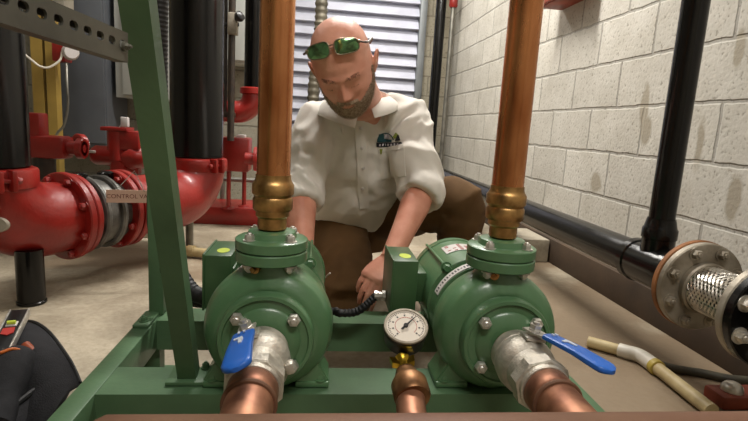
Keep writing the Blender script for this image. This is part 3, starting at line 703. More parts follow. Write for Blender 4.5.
# ------------------------------------------------------------------ big fire piping on the left
A = V((-1.035, 1.68, .262)); Bp = V((P(197, 120, 2.48).x, 2.48, .262)); D = (Bp - A).normalized(); RP = .120
t = thing('black_riser', (A.x, A.y, .43), 'wide black vertical pipe at the left edge of the photo', 'pipe')
m = MB(); cyl(m, (A.x, A.y, .46), (A.x, A.y, ZC - .002), RP, 44); obj('pipe', m, MT['blackpipe'], t)
t = thing('black_riser', (Bp.x, Bp.y, .43), 'wide black vertical pipe between the green brace and the left copper riser', 'pipe')
m = MB(); cyl(m, (Bp.x, Bp.y, .46), (Bp.x, Bp.y, ZC - .002), RP, 44); obj('pipe', m, MT['blackpipe'], t)
def bolts_around(c, d, r, n, af, h, par, material, both=0, name='bolt', ph=0):
    a, b, d = frame_from(d)
    for k in range(n):
        t_ = 2 * PI * (k + ph) / n; p = c + a * r * math.cos(t_) + b * r * math.sin(t_)
        m = MB(); hexbolt(m, p, d, af, h)
        if both: hexbolt(m, p - d * both, -d, af, h); cyl(m, p - d * (both + .02), p + d * .022, af * .32, 10)
        obj(name, m, material, par)
def elbow(base, dirn, label, fl_at, rad):
    """red grooved elbow from vertical down to horizontal 'dirn', with coupling and flange"""
    T = thing('pipe_elbow', (base.x, base.y, base.z - .12), label, 'pipe fitting')
    m = MB(); pts = [V((base.x, base.y, .455)), V((base.x, base.y, .43))]
    cc = V((base.x, base.y, 0)) + dirn * rad; zt = base.z + rad
    for i in range(0, 13):
        th = PI / 2 * i / 12
        pts.append(V((cc.x, cc.y, zt)) - dirn * rad * math.cos(th) - V((0, 0, rad * math.sin(th))))
    pts.append(base + dirn * fl_at)
    pts = [p for i, p in enumerate(pts)]
    tube(m, pts, [RP + .006] * 2 + [RP + .010] * 13 + [RP + .004], 44); obj('elbow_body', m, MT['red'], T)
    m = MB(); lathe(m, [(RP + .005, 0), (RP + .018, .006), (RP + .020, .014), (RP + .020, .054), (RP + .017, .062), (RP + .003, .066)], (base.x, base.y, .388), (0, 0, 1), 48)
    for s in (0, 1):
        w = V((.75, -.66, 0)) * (1 if s == 0 else -1); p = V((base.x, base.y, .425)) + w * (RP + .032); si = V((-w.y, w.x, 0))
        for q in (-1, 1):
            R = Matrix((w, si, V((0, 0, 1)))).transposed(); box(m, p + si * q * .018, (.05, .016, .066), R, .006)
    obj('coupling', m, MT['red'], T)
    for s in (0, 1):
        w = V((.75, -.66, 0)) * (1 if s == 0 else -1); p = V((base.x, base.y, .425)) + w * (RP + .034); si = V((-w.y, w.x, 0))
        m = MB(); cyl(m, p - si * .042, p + si * .042, .0075, 12); hexbolt(m, p + si * .027, si, .020, .012); hexbolt(m, p - si * .027, -si, .020, .012); obj('coupling_bolt', m, MT['red'], T)
    return T
e1 = elbow(A, D, 'large red pipe elbow at the left edge, standing on a black stub pipe', .25, .168)
fo = A + D * .235
m = MB(); ring(m, fo, D, .160, .10, .026, 56, .004); obj('flange', m, MT['red'], e1)
bolts_around(fo, -D, .138, 8, .024, .016, e1, MT['red'], ph=.5)
m = MB(); _o = V((A.x, A.y, .262)); _d = V((.10, -1, .12)).normalized()
_p = _o + V((.09, -.125, .035)); lathe(m, [(.030, -.01), (.030, .004), (.028, .006)], _p, _d, 28, ell=(1.25, .8)); obj('cast_badge', m, MT['castgrey'], e1, 'grey oval badge')
# neck ribs
m = MB(); ring(m, fo + D * .034, D, .152, .09, .024, 56, .004); ring(m, fo + D * .026, D, .12, .09, .009, 40, .001)
vb = thing('check_valve', A + D * .40 - V((0, 0, .12)), 'grey cast iron check valve between the two red flanged elbows', 'valve')
obj('end_flange', m, MT['red'], vb, 'red flange')
LT = (Bp - A).length
fe = .475
m = MB(); lathe(m, [(.11, .255), (.118, .30), (.124, .34), (.126, .37), (.124, .41), (.118, fe - .02)], A, D, 48); obj('body', m, MT['valvegrey'], vb)
m = MB(); q = A + D * (.36)
for s_ in (.315, .385): ring(m, A + D * s_, D, .143, .11, .022, 48, .006)
obj('body_band', m, MT['valvegrey'], vb)
for dz, off in ((1, -.06), (1, .05)):
    m = MB(); c_ = A + D * (.37 + off) + V((0, 0, .122)); lathe(m, [(.026, 0), (.03, .006), (.03, .026), (.022, .032)], c_, (0, 0, 1), 20); obj('valve_plug', m, MT['blackpipe'], vb)
m = MB(); ring(m, A + D * (fe - .034), D, .156, .09, .026, 56, .004); obj('end_flange', m, MT['red'], vb, 'red flange')
e2 = elbow(Bp, -D, 'red pipe elbow under the middle black riser, behind the green brace', LT - .50, .168)
fb = A + D * fe
m = MB(); ring(m, fb, D, .156, .10, .028, 56, .004); obj('flange', m, MT['red'], e2)
bolts_around(fb - D * .036, -D, .134, 8, .022, .015, e2, MT['red'], ph=.5)
# sign on the right flange
sc_ = P(130, 196.5, 1.90); ux = V((.97, .22, -.0)).normalized(); uy = V((0, 0, 1))
sg = thing('valve_sign', sc_ - V((0, 0, .02)), 'small tan control valve sign hanging on the red flange', 'sign')
m = MB(); prism(m, [(-.078, -.023), (.09, -.023), (.09, .024), (-.078, .024)], sc_, ux, uy, .004); obj('plate', m, mat('sign_tan', (208, 176, 158), .5, 0, .04), sg)
obj('lettering', text_mesh('CONTROL VALVE', .0215, sc_ + ux.cross(uy) * .0024 + ux * .008, ux, uy), mat('sign_ink', (110, 48, 42), .6), sg, 'dark red lettering reading control valve')
m = MB(); tube(m, [sc_ + V((-.05, .003, .02)), sc_ + V((0, .05, .09)), sc_ + V((.05, .004, .02))], .0015, 6); obj('hanger_wire', m, MT['galv'], sg)
# support stubs
sp_ = PZ(32, 303, 0)
m = MB(); cyl(m, (sp_.x, sp_.y, .002), (sp_.x, sp_.y, .185), .041, 28); ring(m, V((sp_.x, sp_.y, .002)), (0, 0, 1), .044, .03, .010)
tag(obj('pipe_stand', m, MT['blackpipe']), 'short black stub pipe holding up the left red elbow', 'support')
m = MB(); b2 = Bp - D * .05; cyl(m, (b2.x, b2.y, .012), (b2.x, b2.y, .165), .018, 20); lathe(m, [(.05, 0), (.05, .012)], (b2.x, b2.y, .001), (0, 0, 1), 24)
tag(obj('pipe_stand', m, MT['galv']), 'thin grey post under the middle red elbow', 'support')
m = MB(); tube(m, catmull([(b2.x - .05, b2.y - .1, .12), (b2.x - .04, b2.y - .1, .055), (b2.x, b2.y - .10, .030), (b2.x + .22, b2.y - .16, .026)], 8), .022, 16); lathe(m, [(.027, 0), (.027, .03)], (b2.x + .02, b2.y - .105, .030), (1, -.2, 0), 20)
tag(obj('drain_pipe', m, MT['pvc']), 'short dirty white drain pipe on the floor left of the left pump', 'pipe')

# concrete pad behind the fire pipes
m = MB(); box(m, (-1.50, 3.05, .045), (1.25, .75, .09), bev=.006); tag(obj('equipment_pad', m, MT['conc']), 'low concrete pad on the floor behind the red check valve', 'pad')

# ------------------------------------------------------------------ smaller fire-protection gear further back
m = MB(); q = P(254, 60, 2.95); T = thing('fire_riser', (q.x, 2.95, .1), 'slim black riser with red elbow behind the left copper riser', 'pipe')
zt = P(254, 93, 2.95).z
cyl(m, (q.x, 2.95, zt), (q.x, 2.95, ZC - .002), .052, 28); obj('pipe', m, MT['blackpipe'], T)
m = MB(); R_ = .09; pts = [V((q.x, 2.95, zt + .03)), V((q.x, 2.95, zt))] + [V((q.x - R_ + R_ * math.cos(a), 2.95, zt - .02 - R_ * math.sin(a))) for a in [PI / 2 * i / 8 for i in range(9)]] + [V((q.x - .20, 2.95, zt - .02 - R_))]
tube(m, pts, [.058] * 2 + [.062] * 9 + [.056], 28); lathe(m, [(.06, 0), (.074, .006), (.074, .034), (.06, .04)], (q.x, 2.95, zt - .01), (0, 0, 1), 28); obj('elbow', m, MT['red'], T)
zv = zt - .02 - R_; xv = q.x - .19
m = MB(); ring(m, V((xv + .02, 2.95, zv)), (-1, 0, 0), .095, .04, .022, 32); ring(m, V((xv - .005, 2.95, zv)), (-1, 0, 0), .095, .04, .022, 32); obj('flange', m, MT['red'], T)
gv = thing('gate_valve', (xv - .1, 2.95, .1), 'red gate valve with tall black stem beside the slim riser', 'valve')
m = MB(); lathe(m, [(.05, 0), (.07, .03), (.085, .09), (.07, .15), (.05, .18)], (xv - .028, 2.95, zv), (-1, 0, 0), 32); ring(m, V((xv - .20, 2.95, zv)), (-1, 0, 0), .095, .03, .022, 32); cyl(m, (xv - .11, 2.95, zv), (xv - .11, 2.95, zv + .12), .05, 24); box(m, (xv - .11, 2.95, zv + .125), (.14, .12, .02), bev=.004); obj('body', m, MT['red'], gv)
xa, xb = P(231.5, 60, 2.84).x, P(225, 60, 2.84).x
m = MB(); cyl(m, (xa, 2.84, zv - .16), (xa, 2.84, ZC - .002), .019, 14); box(m, (xa - .06, 2.86, zv - .02), (.16, .03, .03), bev=.004); obj('stem_yoke', m, MT['blackpipe2'], gv)
m = MB(); cyl(m, (xb, 2.86, zv - .02), (xb, 2.86, 1.9), .009, 10); obj('stem', m, MT['blackpipe2'], gv)
# clamp with knob on rod
kp = P(233, 24, 2.82); m = MB(); box(m, kp, (.05, .05, .11), bev=.006); obj('clamp', m, MT['castgrey'], gv)
m = MB(); lathe(m, [(.012, 0), (.026, .02), (.026, .04), (.012, .05)], kp + V((.02, -.02, .02)), (.7, -.6, .5), 12); cyl(m, kp - V((.08, 0, .01)), kp + V((.03, 0, 0)), .01, 10); obj('knob', m, MT['black'], gv)
# red stand box with posts on a red base
bs = thing('red_stand', (P(240, 222, 3.15).x, 3.2, 0), 'red steel stand with box head and two posts left of the left copper riser', 'stand')
bx0 = PZ(203, 224, 0); bx1 = PZ(258, 226, 0)
m = MB(); box(m, ((bx0.x + bx1.x) / 2 - .02, 3.25, .055), (.46, .34, .11), bev=.008); obj('base', m, MT['red'], bs)
pb = P(236, 154, 3.1); m = MB(); box(m, pb, (.17, .15, .20), bev=.01); box(m, pb + V((-.10, 0, .05)), (.06, .10, .08), bev=.01); obj('box_head', m, MT['red'], bs)
for dx in (-.035, .045):
    m = MB(); cyl(m, (pb.x + dx, 3.1 + dx, .108), (pb.x + dx, 3.1 + dx, pb.z - .09), .013, 14); lathe(m, [(.04, 0), (.035, .01), (.014, .015)], (pb.x + dx, 3.1 + dx, .108), (0, 0, 1), 20); obj('post', m, MT['red'], bs)
m = MB(); box(m, pb + V((.03, 0, .108)), (.05, .06, .018), bev=.003); obj('tag_plate', m, MT['label'], bs, 'pale tag on top')
m = MB(); q = P(262, 160, 2.9); ring(m, V((q.x - .05, 2.95, q.z)), (1, 0, 0), .07, .02, .02, 28); cyl(m, (q.x - .10, 2.95, q.z), (q.x + .05, 2.95, q.z), .035, 20); ring(m, V((q.x + .01, 2.95, q.z)), (1, 0, 0), .07, .02, .02, 28); cyl(m, (q.x + .12, 2.95, .002), (q.x + .12, 2.95, q.z), .035, 20); lathe(m, [(.04, 0), (.045, .01), (.045, .07), (.03, .09)], (q.x + .12, 2.95, q.z - .04), (0, 0, 1), 20)
cyl(m, (q.x + .04, 2.95, q.z), (q.x + .13, 2.95, q.z), .035, 20)
tag(obj('pipe_elbow', m, MT['red']), 'small red flanged fitting half hidden behind the left copper riser', 'pipe fitting')
m = MB(); q = P(240, 183, 3.25); cyl(m, (q.x - .15, 3.42, q.z), (q.x + .30, 3.42, q.z), .016, 12); cyl(m, (q.x + .29, 3.42, .002), (q.x + .29, 3.42, q.z + .01), .016, 12); cyl(m, (q.x - .14, 3.42, .1), (q.x - .14, 3.42, q.z + .01), .016, 12)
tag(obj('handrail_pipe', m, MT['galv']), 'thin grey horizontal pipe behind the red stand', 'pipe')
# small red valve group behind the grey check valve
q = P(112, 150, 2.75)
T = thing('hose_valve', (q.x, 2.75, .09), 'small red valve with a round hose cap behind the grey check valve', 'valve')
m = MB(); lathe(m, [(.035, 0), (.05, .02), (.05, .16), (.07, .20), (.06, .25), (.05, .27)], q + V((-.10, 0, -.03)), (1, .05, .0), 28); cyl(m, q + V((.03, 0, -.05)), q + V((.03, 0, .10)), .05, 24); box(m, q + V((.03, 0, .11)), (.13, .11, .02), bev=.004); cyl(m, (q.x + .03, 2.75, .092), q + V((.03, 0, -.02)), .04, 20); box(m, q + V((.10, 0, .055)), (.10, .09, .10), bev=.01); obj('body', m, MT['red'], T)
m = MB(); ring(m, q + V((-.13, -.03, .02)), (-.5, -.85, .1), .055, .03, .035, 28, .005); obj('hose_cap', m, MT['red'], T)
m = MB(); lathe(m, [(.028, -.02), (.028, .0)], q + V((-.13, -.03, .02)), (-.5, -.85, .1), 20); box(m, q + V((-.09, -.05, -.01)), (.06, .012, .014), bev=.003); obj('cap_lug', m, MT['steel'], T, 'steel lug')
m = MB(); box(m, P(125, 122, 2.72), (.035, .03, .05), bev=.004); cyl(m, P(125, 122, 2.72), q + V((.03, 0, .10)), .008, 10); obj('tag_plate', m, MT['label'], T)
m = MB(); a0 = q + V((-.02, .02, -.02)); prism(m, [(-.09, 0), (.15, -.06), (.15, -.10), (-.09, -.04)], a0, (1, 0, 0), (0, 0, 1), .05); obj('arm', m, MT['red'], T)
# second red fitting at far left, behind the black riser
q = P(52, 147, 2.6)
T = thing('red_valve', (q.x, 2.6, 0), 'red valve block with capped outlet right of the left black riser', 'valve')
m = MB(); box(m, q + V((-.02, 0, 0)), (.20, .12, .11), bev=.02); cyl(m, q + V((.05, 0, .0)), q + V((.15, 0, .0)), .035, 20); ring(m, q + V((.12, 0, .0)), (1, 0, 0), .05, .02, .03, 24); box(m, q + V((-.08, 0, .10)), (.10, .09, .12), bev=.01); obj('body', m, MT['red'], T)
m = MB(); cyl(m, (q.x - .04, 2.6, .002), q + V((-.04, 0, -.04)), .05, 24); obj('lower_pipe', m, MT['blackpipe2'], T)

# cabinets and posts on the back left wall
c0_ = P(63, 146, 3.5); c1_ = P(112, 146, 3.5)
T = thing('electrical_cabinet', ((c0_.x + c1_.x) / 2, 3.65, c0_.z), 'tall dark grey cabinet on the back wall left of the green brace', 'cabinet')
m = MB(); box(m, ((c0_.x + c1_.x) / 2 - .05, 3.67, c0_.z + .75), (c1_.x - c0_.x + .06, .35, 1.5), bev=.006); obj('body', m, MT['cabgrey'], T)
m = MB(); box(m, ((c0_.x + c1_.x) / 2 - .05, 3.49, c0_.z + .75), (c1_.x - c0_.x + .04, .02, 1.44), bev=.004); obj('door', m, MT['cabgrey'], T)
c0_ = P(116, 97, 3.5); c1_ = P(170, 97, 3.5)
T = thing('control_enclosure', ((c0_.x + c1_.x) / 2, 3.7, c0_.z), 'light grey enclosure on the back wall behind the green brace', 'cabinet', 'light grey wall enclosures')
m = MB(); box(m, ((c0_.x + c1_.x) / 2 + .0, 3.70, c0_.z + .5), (c1_.x - c0_.x + .04, .30, 1.0), bev=.006); obj('body', m, MT['cablight'], T)
m = MB(); box(m, ((c0_.x + c1_.x) / 2 + .0, 3.54, c0_.z + .5), (c1_.x - c0_.x - .06, .02, .96), bev=.004); dd = obj('door', m, MT['cablight'], T)
for k, c in enumerate(((70, 160, 90), (190, 60, 50), (190, 60, 50))):
    m = MB(); pq = P(170, 26 - k * 9, 3.52); pq.x = c1_.x - .07; lathe(m, [(.016, 0), (.016, .012), (.012, .02)], (pq.x, 3.53, pq.z), (0, -1, 0), 16); obj('indicator', m, mat('indicator_%d' % k, c, .4), T)
c0_ = P(222, 62, 3.6); c1_ = P(256, 62, 3.6)
T = thing('control_enclosure', ((c0_.x + c1_.x) / 2, 3.7, c0_.z), 'light grey enclosure with a round knob right of the middle black riser', 'cabinet', 'light grey wall enclosures')
m = MB(); box(m, ((c0_.x + c1_.x) / 2, 3.74, c0_.z + .4), (c1_.x - c0_.x, .22, .8), bev=.006); obj('body', m, MT['cablight'], T)
m = MB(); box(m, ((c0_.x + c1_.x) / 2, 3.62, c0_.z + .4), (c1_.x - c0_.x - .02, .02, .76), bev=.004); dd = obj('door', m, MT['cablight'], T)
m = MB(); kk = P(247, 33, 3.6); lathe(m, [(.012, 0), (.012, .01)], (kk.x, 3.61, kk.z), (0, -1, 0), 16); obj('lock', m, MT['steel'], dd)
for i, (pa, pb_, lab) in enumerate(((37, 48, 'ochre steel post nearest the left black riser'), (51, 60, 'ochre steel post beside the dark grey cabinet'))):
    a = P(pa, 120, 3.2); b = P(pb_, 120, 3.2); m = MB(); cx = (a.x + b.x) / 2; w_ = b.x - a.x
    vs = [(-w_ / 2, -.03), (w_ / 2, -.03), (w_ / 2, .03), (w_ * .3, .03), (w_ * .3, -.01), (-w_ * .3, -.01), (-w_ * .3, .03), (-w_ / 2, .03)]
    prism(m, vs, (cx, 3.2, ZC / 2), (1, 0, 0), (0, 1, 0), ZC - .004); tag(obj('steel_post', m, MT['ochre']), lab, 'post', 'ochre steel posts')
q = P(64, 52, 3.1)
T = thing('alarm_sounder', q - V((0, 0, .05)), 'small red and white alarm unit on the ochre post', 'alarm')
m = MB(); box(m, q + V((-.02, .02, 0)), (.07, .09, .11), bev=.008); obj('base', m, MT['red'], T)
m = MB(); lathe(m, [(.04, 0), (.045, .02), (.035, .045)], q + V((.03, 0, 0)), (.6, -.8, 0), 20); obj('horn', m, MT['label'], T, 'white round horn')
m = MB(); tube(m, catmull([q + V((0, -.02, 0)), P(60, 60, 3.05), P(50, 67, 3.03), P(42, 67, 3.02), P(34, 62, 3.02), P(20, 48, 3.02), P(12, 20, 3.02), V((P(10, 0, 3.02).x, 3.02, 1.9)), V((P(10, 0, 3.02).x, 3.02, ZC - .002))], 8), .006, 8); tag(obj('white_cable', m, MT['pvcw']), 'white cable looping left from the alarm unit', 'cable')
m = MB(); tube(m, catmull([q + V((.02, -.02, -.06)), P(67, 85, 3.05), P(68, 105, 3.05), P(64, 125, 3.05), P(56, 137, 3.05), V((P(54, 150, 3.05).x, 3.05, .3)), V((P(54, 150, 3.05).x, 3.05, .094))], 8), .007, 8); tag(obj('grey_cable', m, MT['galv']), 'grey cable hanging down from the alarm unit', 'cable')

# ------------------------------------------------------------------ right-hand black pipe run and braided connector
px_, pz_ = .985, .294; yt = P(657, 240, 1.3).x
yv = 1.32
xv_ = P(657, 238, yv).x
T = thing('black_pipe_run', (px_, 2.5, pz_ - .06), 'long black pipe running low along the white block wall', 'pipe')
m = MB(); cyl(m, (px_, 1.165, pz_), (px_, YB - .17, pz_), .055, 36); obj('pipe', m, MT['blackpipe'], T)
m = MB(); lathe(m, [(.058, 0), (.066, .004), (.066, .03), (.062, .035), (.062, .16), (.066, .165), (.066, .19), (.058, .195)], (px_, yv - .098, pz_), (0, 1, 0), 36)
cyl(m, (px_, yv, pz_), (px_, yv, pz_ + .085), .044, 28); obj('tee', m, MT['blackpipe'], T)
T = thing('black_drop_pipe', (px_, yv, pz_ + .08), 'black vertical pipe in front of the white block wall on the right', 'pipe')
m = MB(); cyl(m, (px_, yv, pz_ + .08), (px_, yv, ZC - .002), .0345, 32); obj('pipe', m, MT['blackpipe'], T)
m = MB(); lathe(m, [(.040, 0), (.047, .004), (.047, .030), (.043, .036), (.040, .05), (.0375, .06), (.0375, .062)], (px_, yv, pz_ + .082), (0, 0, 1), 32); obj('collar', m, MT['blackpipe'], T)
FC = thing('braided_connector', (px_, 1.05, pz_ - .12), 'braided steel flexible connector with round bolted flange at the right edge', 'pipe connector')
yf = 1.150
def flange4(y, material, name):
    m = MB(); ring(m, V((px_, y, pz_)), (0, -1, 0), .1145, .045, .020, 56, .003); return obj(name, m, material, FC)
m = MB(); ring(m, V((px_, yf + .016, pz_)), (0, -1, 0), .1165, .045, .016, 56, .002); obj('backing_flange', m, MT['rustedge'], FC, 'rusty flange behind')
f1 = flange4(yf, MT['castgrey'], 'flange')
bolts_around(V((px_, yf - .020, pz_)), (0, -1, 0), .094, 8, .022, .014, FC, MT['castgrey'], ph=.5)
m = MB(); lathe(m, [(.063, 0), (.067, .003), (.067, .016), (.063, .02)], (px_, yf - .018, pz_), (0, -1, 0), 40); obj('collar_ring', m, MT['castgrey'], FC)
# braid
m = MB(); y0, y1 = yf - .036, .965; nb = 22; turns = 1.05; Lb = y0 - y1
cyl(m, (px_, y0, pz_), (px_, y1, pz_), .0575, 40)
obj('braid_core', m, mat('braid_core_dark', (74, 70, 64), .6, .8), FC)  # dark grey core seen between the woven wires
m = MB()
for hand in (1, -1):
    for k in range(nb):
        for st in (-.0022, 0.0022):
            pts = []; n = 26
            for i in range(n + 1):
                t_ = i / n; a = hand * turns * 2 * PI * t_ * .55 + 2 * PI * k / nb + st / .059
                wv = .0008 * math.sin(t_ * PI * nb * .55 * 1.1 * 2 * .5 + (0 if hand > 0 else PI) + k * PI)
                r_ = .0593 + wv; pts.append(V((px_ + r_ * math.cos(a), y0 - Lb * t_, pz_ + r_ * math.sin(a))))
            tube(m, pts, .0013, 5)
br = obj('braid', m, mat('braid_steel', (214, 208, 198), .3, .9, .1, 40), FC, 'woven steel braid', 60)
m = MB(); lathe(m, [(.063, 0), (.067, .003), (.067, .014), (.063, .018)], (px_, .975, pz_), (0, -1, 0), 40); obj('collar_ring', m, MT['castgrey'], FC)
flange4(.955, MT['castgrey'], 'flange')
m = MB(); ring(m, V((px_, .935, pz_)), (0, -1, 0), .1145, .02, .022, 56, .003); lathe(m, [(.03, .0), (.0575, .01), (.0575, .75)], (px_, .935, pz_), (0, -1, 0), 36)
nf = obj('pipe_stub', m, MT['blackpipe']); tag(nf, 'black flanged pipe leaving the frame at the right, in front of the braid', 'pipe')
bolts_around(V((px_, .913, pz_)), (0, -1, 0), .093, 8, .024, .016, nf, MT['dullsteel'], ph=.5)

# floor pvc conduit, hose, rusty anchor
g0 = PZ(572, 338, .018); g1 = PZ(600, 346, .018); g2 = PZ(626, 352, .018); g3 = PZ(640, 356, .02); g4 = PZ(652, 364, .02); g5 = PZ(712, 411, .02)
T = thing('pvc_conduit', g3 - V((0, 0, .018)), 'dirty cream plastic conduit with white elbow and yellow ring on the floor at right', 'conduit')
m = MB(); cyl(m, PZ(588, 341.5, .018), g2, .017, 20); obj('pipe', m, MT['pvc'], T)
m = MB(); tube(m, catmull([g2 - (g3 - g2).normalized() * .02, g2, g3, g4, g4 + (g5 - g4).normalized() * .012], 6), .0215, 20); obj('elbow', m, MT['pvcw'], T, 'white elbow')
dd_ = (g5 - g4).normalized(); m = MB(); lathe(m, [(.0205, 0), (.023, .002), (.023, .020), (.0205, .022)], g4 + dd_ * .008, dd_, 24); obj('ring', m, MT['pvcy'], T, 'yellow ring')
m = MB(); cyl(m, g4 + dd_ * .02, g5, .018, 20); obj('pipe', m, MT['pvc'], T)
m = MB(); tube(m, catmull([PZ(626, 349, .011), PZ(650, 361, .011), PZ(675, 369, .011), PZ(700, 373, .011), PZ(730, 379, .011), PZ(760, 382, .011), PZ(820, 392, .011)], 8), .0125, 14); tag(obj('floor_hose', m, MT['oldhose']), 'thin dark dirty hose on the floor behind the cream conduit', 'hose')
q = PZ(731, 404, 0)
T = thing('floor_anchor', (q.x, q.y, 0), 'rusty brown bracket with a shiny domed nut at the lower right', 'bracket')
m = MB(); box(m, (q.x + .015, q.y, .020), (.14, .07, .036), bev=.008); obj('plate', m, MT['red2'], T)
m = MB(); lathe(m, [(.026, .038), (.026, .042), (.024, .050), (.017, .058), (.007, .062)], (q.x - .005, q.y, 0), (0, 0, 1), 24); obj('domed_nut', m, MT['steel'], T, 'shiny domed nut')
m = MB(); tube(m, [(q.x + .03, q.y - .03, .045), (q.x + .05, q.y - .02, .047), (q.x + .055, q.y, .046)], .007, 10); obj('weld_bead', m, MT['dullsteel'], T)
# blocks on the floor
a = PZ(394, 256, 0); m = MB(); box(m, (a.x - .08, 2.62, .055), (.22, .16, .11), bev=.006); tag(obj('concrete_block', m, MT['conc']), 'pale concrete block on the floor behind the man\'s hand', 'block')
a = PZ(540, 262, 0); m = MB(); box(m, (1.10, 2.58, .06), (.22, .30, .12), bev=.006); tag(obj('concrete_block', m, MT['conc']), 'pale concrete block under the long black pipe beside the kerb', 'block')
m = MB(); a = PZ(384, 292, 0)
R = Matrix.Rotation(.3, 3, 'Z'); box(m, (a.x - .02, 1.98, .012), (.24, .34, .022), R, .002); tag(obj('cardboard_sheet', m, mat('pale_board', (204, 196, 178), .8)), 'pale flat board on the floor between the man\'s legs', 'board')

# ------------------------------------------------------------------ tool bag
bc = V((-.735, .985, 0))
T = thing('tool_bag', bc, 'open black fabric tool bag at the lower left corner', 'bag')
def bag_ring(z, rx, ry, n=56, ph=0):
    out = []
    for k in range(n):
        a = 2 * PI * k / n; ca, sa = math.cos(a), math.sin(a)
        e = .75; x = math.copysign(abs(ca) ** e, ca) * rx; y = math.copysign(abs(sa) ** e, sa) * ry
        w = .010 * noise.noise(V((ca * 2, sa * 2, z * 7 + ph)))
        out.append(V((bc.x + x * (1 + w * 4), bc.y + y * (1 + w * 4), z)))
    return out
rings = [bag_ring(.002, .18, .22), bag_ring(.014, .205, .245), bag_ring(.04, .215, .255), bag_ring(.07, .205, .245), bag_ring(.088, .19, .23), bag_ring(.092, .18, .22), bag_ring(.088, .17, .21), bag_ring(.07, .175, .215), bag_ring(.04, .175, .215), bag_ring(.034, .02, .02)]
vs = [p for r in rings for p in r]; n = 56; fs = []
for i in range(len(rings) - 1):
    for k in range(n): k2 = (k + 1) % n; fs.append((i * n + k, i * n + k2, (i + 1) * n + k2, (i + 1) * n + k))
fs += [tuple(range(n - 1, -1, -1)), tuple((len(rings) - 1) * n + k for k in range(n))]
m = MB(); m.add(vs, fs)
for i, v in enumerate(m.v): v += V((noise.noise(v * 9) * .012, noise.noise(v * 9 + V((5, 5, 5))) * .012, noise.noise(v * 6) * .01 if v.z > .03 else 0))
obj('body', m, MT['bag'], T, sharp=80)
m = MB(); rim = bag_ring(.093, .187, .227); rim = [p + V((noise.noise(p * 9) * .012, noise.noise(p * 9 + V((5, 5, 5))) * .012, noise.noise(p * 6) * .01)) for p in rim]; tube(m, rim + [rim[0]], .006, 8); obj('rim', m, MT['rubber'], T)
# open flap leaning over
m = MB(); vs = []; nx_, ny_ = 14, 14
for i in range(nx_ + 1):
    for j in range(ny_ + 1):
        u, w = i / nx_, j / ny_
        p0 = P(lerp(26, 80, w ** .8), lerp(321, 383, w ** 1.6), lerp(1.25, 1.03, w)); p1 = P(lerp(-12, 40, w), lerp(385, 445, w), lerp(1.05, .86, w))
        q = p0.lerp(p1, u) + V((0, 0, .035 * math.sin(PI * u) * (1 - .3 * w) + .008 * noise.noise(V((u * 3, w * 3, 1)))))
        vs.append(q)
fs = [(i * (ny_ + 1) + j, i * (ny_ + 1) + j + 1, (i + 1) * (ny_ + 1) + j + 1, (i + 1) * (ny_ + 1) + j) for i in range(nx_) for j in range(ny_)]
k = len(vs); b_idx = [j for j in range(ny_ + 1)] + [i * (ny_ + 1) + ny_ for i in range(1, nx_ + 1)] + [nx_ * (ny_ + 1) + j for j in range(ny_ - 1, -1, -1)] + [i * (ny_ + 1) for i in range(nx_ - 1, 0, -1)]
fs2 = fs + [tuple(a + k for a in reversed(f)) for f in fs] + [(b_idx[i], b_idx[(i + 1) % len(b_idx)], b_idx[(i + 1) % len(b_idx)] + k, b_idx[i] + k) for i in range(len(b_idx))]
m.add(vs + [v - V((0, 0, .006)) for v in vs], fs2); obj('flap', m, MT['bag'], T, sharp=80)
m = MB(); tube(m, [vs[i] for i in b_idx[:ny_ + 1]], .0045, 8); obj('piping', m, MT['rubber'], T)
# level
l0 = P(19, 324, 1.18); l1 = P(-2, 366, 1.04); d = (l1 - l0).normalized(); w_ = V((1, .15, 0)); w_ = (w_ - d * w_.dot(d)).normalized(); nn = d.cross(w_).normalized()
if nn.z < 0: nn = -nn
T = thing('spirit_level', (l0 + l1) / 2 - V((0, 0, .03)), 'black and silver spirit level sticking out of the tool bag', 'tool')
c_ = (l0 + l1) / 2 + nn * .02; R = Matrix((w_, d, nn)).transposed(); L = (l1 - l0).length + .04
m = MB(); box(m, c_, (.034, L, .014), R, .001); obj('body', m, MT['black'], T)
for s in (-1, 1): m = MB(); box(m, c_ + w_ * s * .0185, (.0035, L, .018), R, .0008); obj('edge_rail', m, MT['steel'], T, 'silver edge')
m = MB(); box(m, l0 + nn * .028 + d * .040, (.022, .017, .003), R, .001); obj('vial', m, MT['label'], T)
m = MB(); cyl(m, l0 + nn * .0325 + d * .040 - w_ * .008, l0 + nn * .0325 + d * .040 + w_ * .008, .0045, 12); obj('vial_glass', m, MT['yell'], T, 'yellow green bubble vial')
m = MB(); prism(m, [(-.012, -.012), (.010, -.014), (.012, .006), (.002, .014), (-.012, .008)], l0 + nn * .0285 + d * .068, w_, d, .002); obj('sticker', m, MT['redink'], T, 'red sticker')
